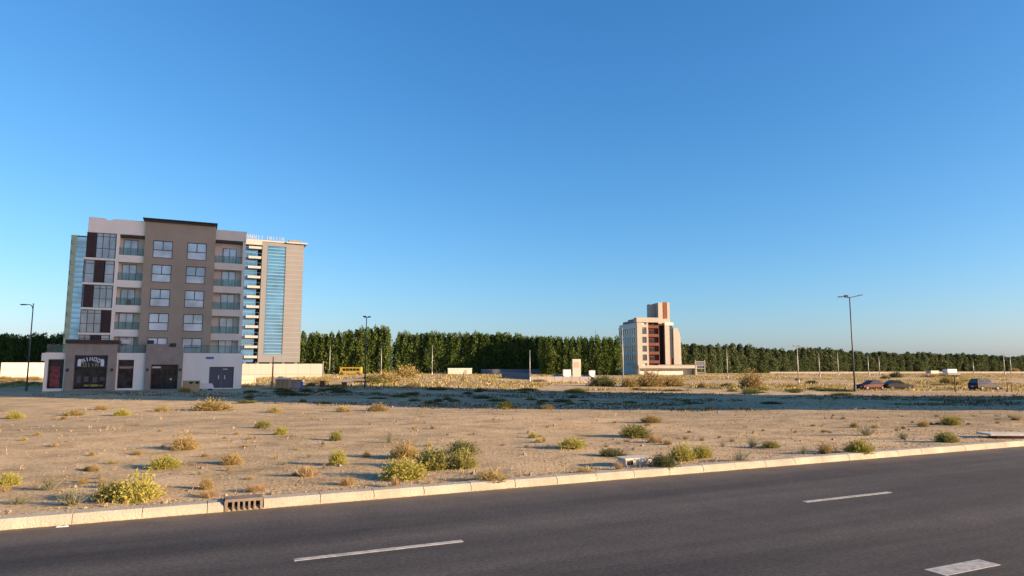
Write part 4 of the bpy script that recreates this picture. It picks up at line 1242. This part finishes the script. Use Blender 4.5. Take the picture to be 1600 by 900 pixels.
# concrete box by the kerb, flat slab further right
P = spot(994, 728)
t = empty('concrete_box', P, 0.42, 'pale concrete utility box with a dark opening lying by the kerb', 'concrete box')
m = MB(); s = pxm(P)
m.box(-0.40, 0.40, -0.14, 0.24, -0.1, 0.17); m.build('body', M['pale_concrete'], t, bevel=0.02)
bx('lid', M['pale_concrete'], t, (-0.44, 0.43, -0.18, 0.27, 0.173, 0.215), bevel=0.012)
bx('opening', M['void'], t, (-0.36, -0.18, -0.146, -0.141, 0.05, 0.15))  # dark plate on the front stands for the shaded inside
P = spot(1584, 685)
t = empty('concrete_slab', P, -0.06)
bx('slab', M['pale_concrete'], t, (-0.95, 1.4, -0.3, 0.5, 0.10, 0.17), bevel=0.012)
bx('base', M['soiled_concrete'], t, (-0.6, 1.3, -0.1, 0.4, -0.1, 0.097))
tag(t, 'flat pale concrete slab lying behind the kerb at the right edge', 'slab')

# ------------------------------------------------------------------ lamp posts and posts
def lamp(px, py, top_px, top_y, kind, label, mat, dist=None, r=0.09, group=None):
    P = spot(px, py) if dist is None else far(px, dist)
    H = (572 - top_y) / FPX * P.y * 1.0 + CAM_H - P.z
    # small correction for the upward tilt of the camera
    rr = ray(top_px, top_y); H = CAM_H + rr.z / rr.y * P.y - P.z
    t = empty('street_lamp' if kind != 'pole' else 'utility_pole', P, 0, label, 'street lamp' if kind != 'pole' else 'pole', group)
    m = MB(); m.tube([(0, 0, -0.2), (0, 0, H * 0.5), (0, 0, H)], r, r * 0.55, 10); m.build('pole', mat, t, smooth=True)
    m = MB(); m.tube([(0, 0, 0), (0, 0, 0.9)], r * 1.5, r * 1.4, 10); m.build('base', mat, t)
    def head(x, z, a, L=0.8):
        hd = MB(); hd.prism([(0, 0), (L * 0.25, 0.09), (L * 0.8, 0.10), (L, 0.03), (L, -0.03), (0, -0.05)], -0.15, 0.15)
        o = hd.build('lamp_head', mat, t, bevel=0.02); o.location = (x, 0, z); o.rotation_euler = (0, a, 0) if L > 0 else (0, 0, 0)
        ln = bx('lens', M['lens'], o, (L * 0.3, L * 0.85, -0.11, 0.11, -0.062, -0.055)) if L > 0 else None
        return o
    if kind == 'double':
        m = MB(); m.tube([(-1.1, 0, H + 0.02), (0, 0, H - 0.1)], 0.045, 0.05, 8); m.tube([(0, 0, H - 0.1), (1.3, 0, H + 0.18)], 0.05, 0.04, 8); m.build('arm', mat, t)
        h1 = head(-0.9, H + 0.02, 0.0); h1.rotation_euler = (0, 0.05, pi)
        h2 = head(1.1, H + 0.15, -0.16)
        bx('junction', mat, t, (-0.75, -0.2, -0.2, 0.2, H - 0.05, H + 0.28), bevel=0.05)
    elif kind == 'curved':
        pts = [(0, 0, H - 0.9)] + [(-0.55 + 0.55 * cos(a), 0, H - 0.9 + 0.75 * sin(a)) for a in [0.3, 0.6, 0.9, 1.2, 1.57]] + [(-0.9, 0, H - 0.16)]
        m = MB(); m.tube(pts, r * 0.6, 0.045, 8); m.build('arm', mat, t, smooth=True)
        h1 = head(-0.8, H - 0.17, 0.0, 0.85); h1.rotation_euler = (0, 0.02, pi)
    elif kind == 'twin':
        m = MB(); m.tube([(-0.35, 0, H), (0.45, 0, H)], 0.04, 0.04, 8); m.build('arm', mat, t)
        bx('lamp_head', mat, t, (-0.5, -0.05, -0.12, 0.12, H + 0.05, H + 0.22), bevel=0.03); bx('lamp_head', mat, t, (0.15, 0.6, -0.12, 0.12, H + 0.02, H + 0.16), bevel=0.03)
    elif kind == 'flood':
        m = MB(); m.tube([(-0.7, 0, H), (0.7, 0, H)], 0.05, 0.05, 8); m.build('arm', mat, t)
        for x in (-0.55, 0.55): bx('lamp_head', mat, t, (x - 0.25, x + 0.25, -0.15, 0.15, H + 0.06, H + 0.22), bevel=0.03)
    elif kind == 'pole':
        m = MB(); m.tube([(0, 0, H), (0, 0, H + 0.12)], r * 0.8, r * 0.3, 8); m.build('cap', mat, t)
    return t
lamp(41, 611, 50, 474, 'curved', 'dark street lamp with a curved arm before the cream hoarding at far left', M['dark_pole'], r=0.10)
lamp(570, 607, 575, 496, 'twin', 'dark twin headed lamp post right of the glass tower', M['dark_pole'], r=0.10)
lamp(1336, 612, 1328, 464, 'double', 'tall double armed street lamp beside the red car', M['dark_pole'], r=0.13)
lamp(676, 584, 677, 541, 'pole', 'pale thin pole on the sand bank left of the site cabin', M['galv'], dist=225, r=0.14)
lamp(828, 597, 828, 548, 'pole', 'pale thin pole at the left end of the white barrier', M['galv'], r=0.09)
lamp(974, 604, 973, 513, 'pole', 'bluish grey pole in front of the left side of the office building', M['galv'], r=0.11)
lamp(1137, 592, 1137, 546, 'pole', 'pale thin pole between the office building and the tall brownish bush', M['galv'], r=0.12)
lamp(1248, 600, 1246, 541, 'flood', 'pale lamp mast with two floodlight heads right of the tall brownish bush', M['galv'], r=0.12)
lamp(1281, 590, 1280, 553, 'pole', 'pale thin pole right of the floodlight mast', M['galv'], r=0.13)
lamp(1306, 586, 1305, 551, 'pole', 'pale thin pole left of the double armed street lamp', M['galv'], dist=230, r=0.14)
lamp(1353, 585, 1352, 556, 'pole', 'pale thin pole right of the double armed street lamp', M['galv'], dist=240, r=0.14)
lamp(1370, 585, 1369, 557, 'pole', 'pale thin pole above the red car', M['galv'], dist=250, r=0.14)
lamp(517, 581, 517, 541, 'pole', 'pale thin pole at the right end of the long cream hoarding', M['galv'], dist=230, r=0.15)
lamp(597, 580, 597, 545, 'pole', 'pale thin pole between the dark lamp post and the tree gap', M['galv'], dist=235, r=0.15)
lamp(425, 606, 427, 559, 'pole', 'brownish thick post before the long cream hoarding beside the waste skip', M['orange_tan'], r=0.13)
lamp(402, 600, 402, 566, 'pole', 'thin grey post at the end of the low cream wall', M['galv'], dist=117, r=0.06)
lamp(930, 590, 930, 517, 'pole', 'thin mast rising above the trees left of the office building', M['galv'], dist=255, r=0.10)
lamp(1516, 584, 1516, 567, 'pole', 'short pale pole behind the dark utility vehicle', M['galv'], dist=280, r=0.16)
lamp(1564, 588, 1562, 552, 'flood', 'pale lamp mast left of its neighbour at the far right', M['galv'], dist=255, r=0.14)
lamp(1574, 584, 1573, 556, 'pole', 'pale pole just right of the far right lamp mast', M['galv'], dist=275, r=0.16)
def post(px, py, top, label, mat, plate=None, w=0.05, dist=None):
    P = spot(px, py); H = (py - top) * pxm(P)
    t = empty('sign_post' if plate else 'marker_post', P, 0.2, label, 'sign' if plate else 'post')
    m = MB(); m.tube([(0, 0, -0.2), (0, 0, H)], w, w, 8); m.build('post', mat, t)
    if plate: bx('plate', plate[4], t, plate[:4] and (plate[0], plate[1], -0.06 - w, -0.02 - w, H + plate[2], H + plate[3]))
    else: bx('cap', mat, t, (-w * 1.3, w * 1.3, -w * 1.3, w * 1.3, H + 0.003, H + 0.05))
    return t
post(683, 604, 585, 'thin dark marker post left of its twin on the verge', M['wood'], w=0.06)
post(724, 603, 583, 'thin dark marker post right of its twin on the verge', M['wood'], w=0.06)
post(1493, 613, 583, 'dark signpost with a grey green plate left of the dark utility vehicle', M['wood'], (-1.1, 0.9, -0.30, 0.02, M['door_grey']), w=0.08)
P = spot(1578, 612)
t = empty('barrier_frame', P, 0.0, 'dark two legged barrier frame on the verge at the right edge', 'barrier')
bx('leg', M['wood'], t, (-0.35, -0.25, -0.05, 0.05, -0.2, 1.15)); bx('leg', M['wood'], t, (0.25, 0.35, -0.05, 0.05, -0.2, 1.15))
bx('crossbar', M['wood'], t, (-0.4, 0.4, -0.06, 0.06, 1.153, 1.3))

# ------------------------------------------------------------------ vehicles
def wheel(t, x, y, r, w, side):
    m = MB(); n = 20
    m.tube([(0, -w / 2, 0), (0, w / 2, 0)], r, r, n)
    ty = m.build('wheel', M['tyre'], t, bevel=0.02); ty.location = (x, y, r)
    m = MB(); m.tube([(0, side * (w / 2 + 0.004), 0), (0, side * (w / 2 + 0.02), 0)], r * 0.62, r * 0.55, n)
    m.build('rim', M['rim'], ty)

def car(P, rz, label, body_mat, L, W, H, prof, gh, wheels, name='parked_car', r=0.32):
    """prof: (x, deck height) along the body; gh: greenhouse x0 base, x0 top, x1 top, x1 base"""
    t = empty(name, P, rz, label, 'car')
    hw = W / 2
    xs = [q[0] for q in prof]; n = len(prof)
    rings = []
    for i, (x, zt) in enumerate(prof):
        tp = 0.90 if i in (0, n - 1) else 1.0
        zb = 0.30 if i in (0, n - 1) else 0.20
        half = [(hw * 0.90 * tp, zb), (hw * 0.99 * tp, zb + 0.16), (hw * tp, zb + 0.3), (hw * 0.985 * tp, zt - 0.10), (hw * 0.90 * tp, zt), (0.0, zt + 0.03)]
        ring = [(x, y, z) for y, z in half] + [(x, -y, z) for y, z in half[-2::-1]]
        rings.append(ring)
    k = len(rings[0]); m = MB(); vs = [q for rg in rings for q in rg]; fs = []
    for i in range(n - 1):
        for j in range(k): fs.append((i * k + j, i * k + (j + 1) % k, (i + 1) * k + (j + 1) % k, (i + 1) * k + j))
    fs += [tuple(range(k)), tuple(range((n - 1) * k, n * k))]
    m.raw(vs, fs)
    m.build('body', body_mat, t, smooth=False, bevel=0.03)
    x0b, x0t, x1t, x1b = gh
    def deck(x):
        for (a, za), (b, zb) in zip(prof, prof[1:]):
            if a <= x <= b: return lerp(za, zb, (x - a) / (b - a))
        return prof[-1][1]
    za, zb = deck(x0b) - 0.03, deck(x1b) - 0.03
    yb, yt = hw * 0.90, hw * 0.70
    cab = [(x0b, -yb, za), (x1b, -yb, zb), (x1b, yb, zb), (x0b, yb, za), (x0t, -yt, H - 0.02), (x1t, -yt, H - 0.02), (x1t, yt, H - 0.02), (x0t, yt, H - 0.02)]
    m = MB(); m.raw(cab, [(0, 1, 5, 4), (1, 2, 6, 5), (2, 3, 7, 6), (3, 0, 4, 7), (4, 5, 6, 7)])
    m.build('roof', body_mat, t, bevel=0.05)
    C = [Vector(q) for q in cab]
    def pane(a, b, c, d, nm, s0=0.06, s1=0.94, t0=0.16, t1=0.88):
        e = lambda u, v: (a.lerp(b, u)).lerp(d.lerp(c, u), v)
        q = [e(s0, t0), e(s1, t0), e(s1, t1), e(s0, t1)]
        nn = (q[1] - q[0]).cross(q[3] - q[0]).normalized() * 0.008
        ctr = sum(q, Vector()) / 4
        if (ctr + nn - Vector(((x0t + x1t) / 2, 0, H * 0.7))).length < (ctr - Vector(((x0t + x1t) / 2, 0, H * 0.7))).length: nn = -nn
        mm = MB(); mm.raw([p - nn * 0.5 for p in q] + [p + nn for p in q], [(0, 1, 2, 3), (4, 5, 6, 7), (0, 1, 5, 4), (1, 2, 6, 5), (2, 3, 7, 6), (3, 0, 4, 7)])
        mm.build(nm, M['car_glass'], t)
    for (a, b, c, d) in ((C[0], C[1], C[5], C[4]), (C[3], C[2], C[6], C[7])):
        pane(a, b, c, d, 'side_window', 0.07, 0.49); pane(a, b, c, d, 'side_window', 0.53, 0.93)
    pane(C[1], C[2], C[6], C[5], 'rear_window' , 0.08, 0.92); pane(C[0], C[3], C[7], C[4], 'windscreen', 0.08, 0.92)
    for wx in wheels:
        for s in (-1, 1): wheel(t, wx, s * (hw - 0.10), r, 0.22, s)
    zf = prof[0][1] - 0.22; zr = prof[-1][1] - 0.2
    for s in (-1, 1):
        bx('headlight', M['head'], t, (prof[0][0] - 0.02, prof[0][0] + 0.10, s * hw * 0.62 - 0.2, s * hw * 0.62 + 0.2, zf, zf + 0.14), bevel=0.02)
        bx('tail_light', M['tail'], t, (prof[-1][0] - 0.10, prof[-1][0] + 0.02, s * hw * 0.65 - 0.17, s * hw * 0.65 + 0.17, zr, zr + 0.15), bevel=0.02)
    bx('number_plate', M['white_metal'], t, (prof[-1][0] + 0.003, prof[-1][0] + 0.02, -0.26, 0.26, 0.55, 0.67))
    bx('bumper', M['tyre'], t, (prof[0][0] - 0.05, prof[0][0] + 0.1, -hw * 0.85, hw * 0.85, 0.30, 0.46), (prof[-1][0] - 0.1, prof[-1][0] + 0.05, -hw * 0.85, hw * 0.85, 0.32, 0.48), bevel=0.02)
    return t
# front of each car points along its local -x
sedan = [(-2.2, 0.62), (-2.05, 0.74), (-1.2, 0.90), (-0.6, 0.95), (1.2, 0.97), (1.9, 0.96), (2.2, 0.86)]
car(spot(1361, 609), radians(14), 'dark red sedan parked on the verge right of the double armed street lamp', car_paint('red_car_paint', (0.05, 0.003, 0.005)), 4.4, 1.8, 1.45, sedan,
    (-0.95, -0.15, 0.95, 1.75), (-1.4, 1.35))
car(spot(1402, 609), radians(180 + 4), 'dark grey sedan parked to the right of the red one', car_paint('grey_car_paint', (0.018, 0.018, 0.021)), 4.4, 1.8, 1.45, sedan,
    (-0.95, -0.15, 0.95, 1.75), (-1.4, 1.35))
suv = [(-2.15, 0.70), (-2.0, 0.92), (-1.2, 1.04), (-0.7, 1.06), (1.5, 1.08), (2.05, 1.06), (2.15, 0.85)]
car(spot(1539, 610), radians(180 + 10), 'dark boxy utility vehicle parked alone on the verge at the right', car_paint('slate_car_paint', (0.012, 0.014, 0.020)), 4.3, 1.85, 1.75, suv,
    (-0.95, -0.35, 1.75, 2.05), (-1.35, 1.3), name='parked_utility_vehicle', r=0.36)
# parked far vehicles behind the white barrier
def far_car(px, dist, col, label, white=False):
    return car(far(px, dist), radians(random.uniform(-12, 12)), label, col, 4.4, 1.8, 1.5, sedan, (-0.95, -0.15, 0.95, 1.75), (-1.4, 1.35))
random.seed(2)
blk = car_paint('black_car_paint', (0.015, 0.016, 0.018))
far_car(868, 150, blk, 'black car behind the white barrier, leftmost of the parked ones')
far_car(912, 152, blk, 'black car behind the white barrier just right of the sign pylon')
def van(P, rz, label, mat, L, H, W=2.0, name='parked_van', cat='van', nwin=3):
    t = empty(name, P, rz, label, cat); h = L / 2
    m = MB(); m.prism([(-h, 0.35), (-h, 1.0), (-h + 0.25, 1.25), (-h + 0.75 if H < 2.5 else -h + 0.2, H - 0.08), (-h + 1.0, H), (h - 0.12, H), (h, H - 0.12), (h, 0.35)], -W / 2, W / 2)
    m.build('body', mat, t, bevel=0.06)
    x0 = -h + 1.15; step = (L - 1.6) / nwin
    for s in (-1, 1):
        for k in range(nwin):
            y0 = s * W / 2
            bx('side_window', M['car_glass'], t, (x0 + k * step, x0 + (k + 1) * step - 0.14, min(y0, y0 + s * 0.012), max(y0, y0 + s * 0.012), H * 0.52, H * 0.83))
    bx('windscreen', M['car_glass'], t, (-h - 0.012 if H > 2.5 else -h + 0.36, -h + 0.19 if H > 2.5 else -h + 0.42, -W * 0.42, W * 0.42, H * 0.55, H * 0.82))
    for wx in (-h + 0.9, h - 1.0):
        for s in (-1, 1): wheel(t, wx, s * (W / 2 - 0.1), 0.36 if H < 2.5 else 0.48, 0.24, s)
    for s in (-1, 1):
        bx('headlight', M['head'], t, (-h - 0.02, -h + 0.05, s * W * 0.33 - 0.16, s * W * 0.33 + 0.16, 0.7, 0.9)); bx('tail_light', M['tail'], t, (h - 0.05, h + 0.02, s * W * 0.4 - 0.1, s * W * 0.4 + 0.1, 0.8, 1.1))
    bx('bumper', M['tyre'], t, (-h - 0.06, -h + 0.05, -W * 0.45, W * 0.45, 0.36, 0.55), (h - 0.05, h + 0.06, -W * 0.45, W * 0.45, 0.36, 0.55))
    return t
small_box('kiosk', 885, 0, 12, 11, 'small white kiosk left of the sign pylon behind the white barrier', 'kiosk', M['white_metal'], lidp(M['galv'], 0.12, 'roof'), dist=205)
small_box('kiosk', 924, 0, 9, 10, 'small white kiosk right of the sign pylon behind the white barrier', 'kiosk', M['white_metal'], lidp(M['galv'], 0.12, 'roof'), dist=205)
van(far(550, 229), 0.03, 'yellow bus standing before the dark trees right of the long cream hoarding', M['bus_yellow'], 7.4, 2.55, 2.3, 'yellow_bus', 'bus', 5)
# far sheds under the right tree row
for (px, dist, wpx, hpx, label) in ((1482, 300, 16, 6, 'pale grey shed before the far trees at right'), (1455, 296, 14, 4, 'low cream shed left of the grey one before the far trees')):
    small_box('shed', px, 0, wpx, hpx, label, 'shed', M['white_metal'] if hpx > 5 else M['hoarding'], lidp(M['galv'], 0.15, 'roof'), dist=dist, depth=3)
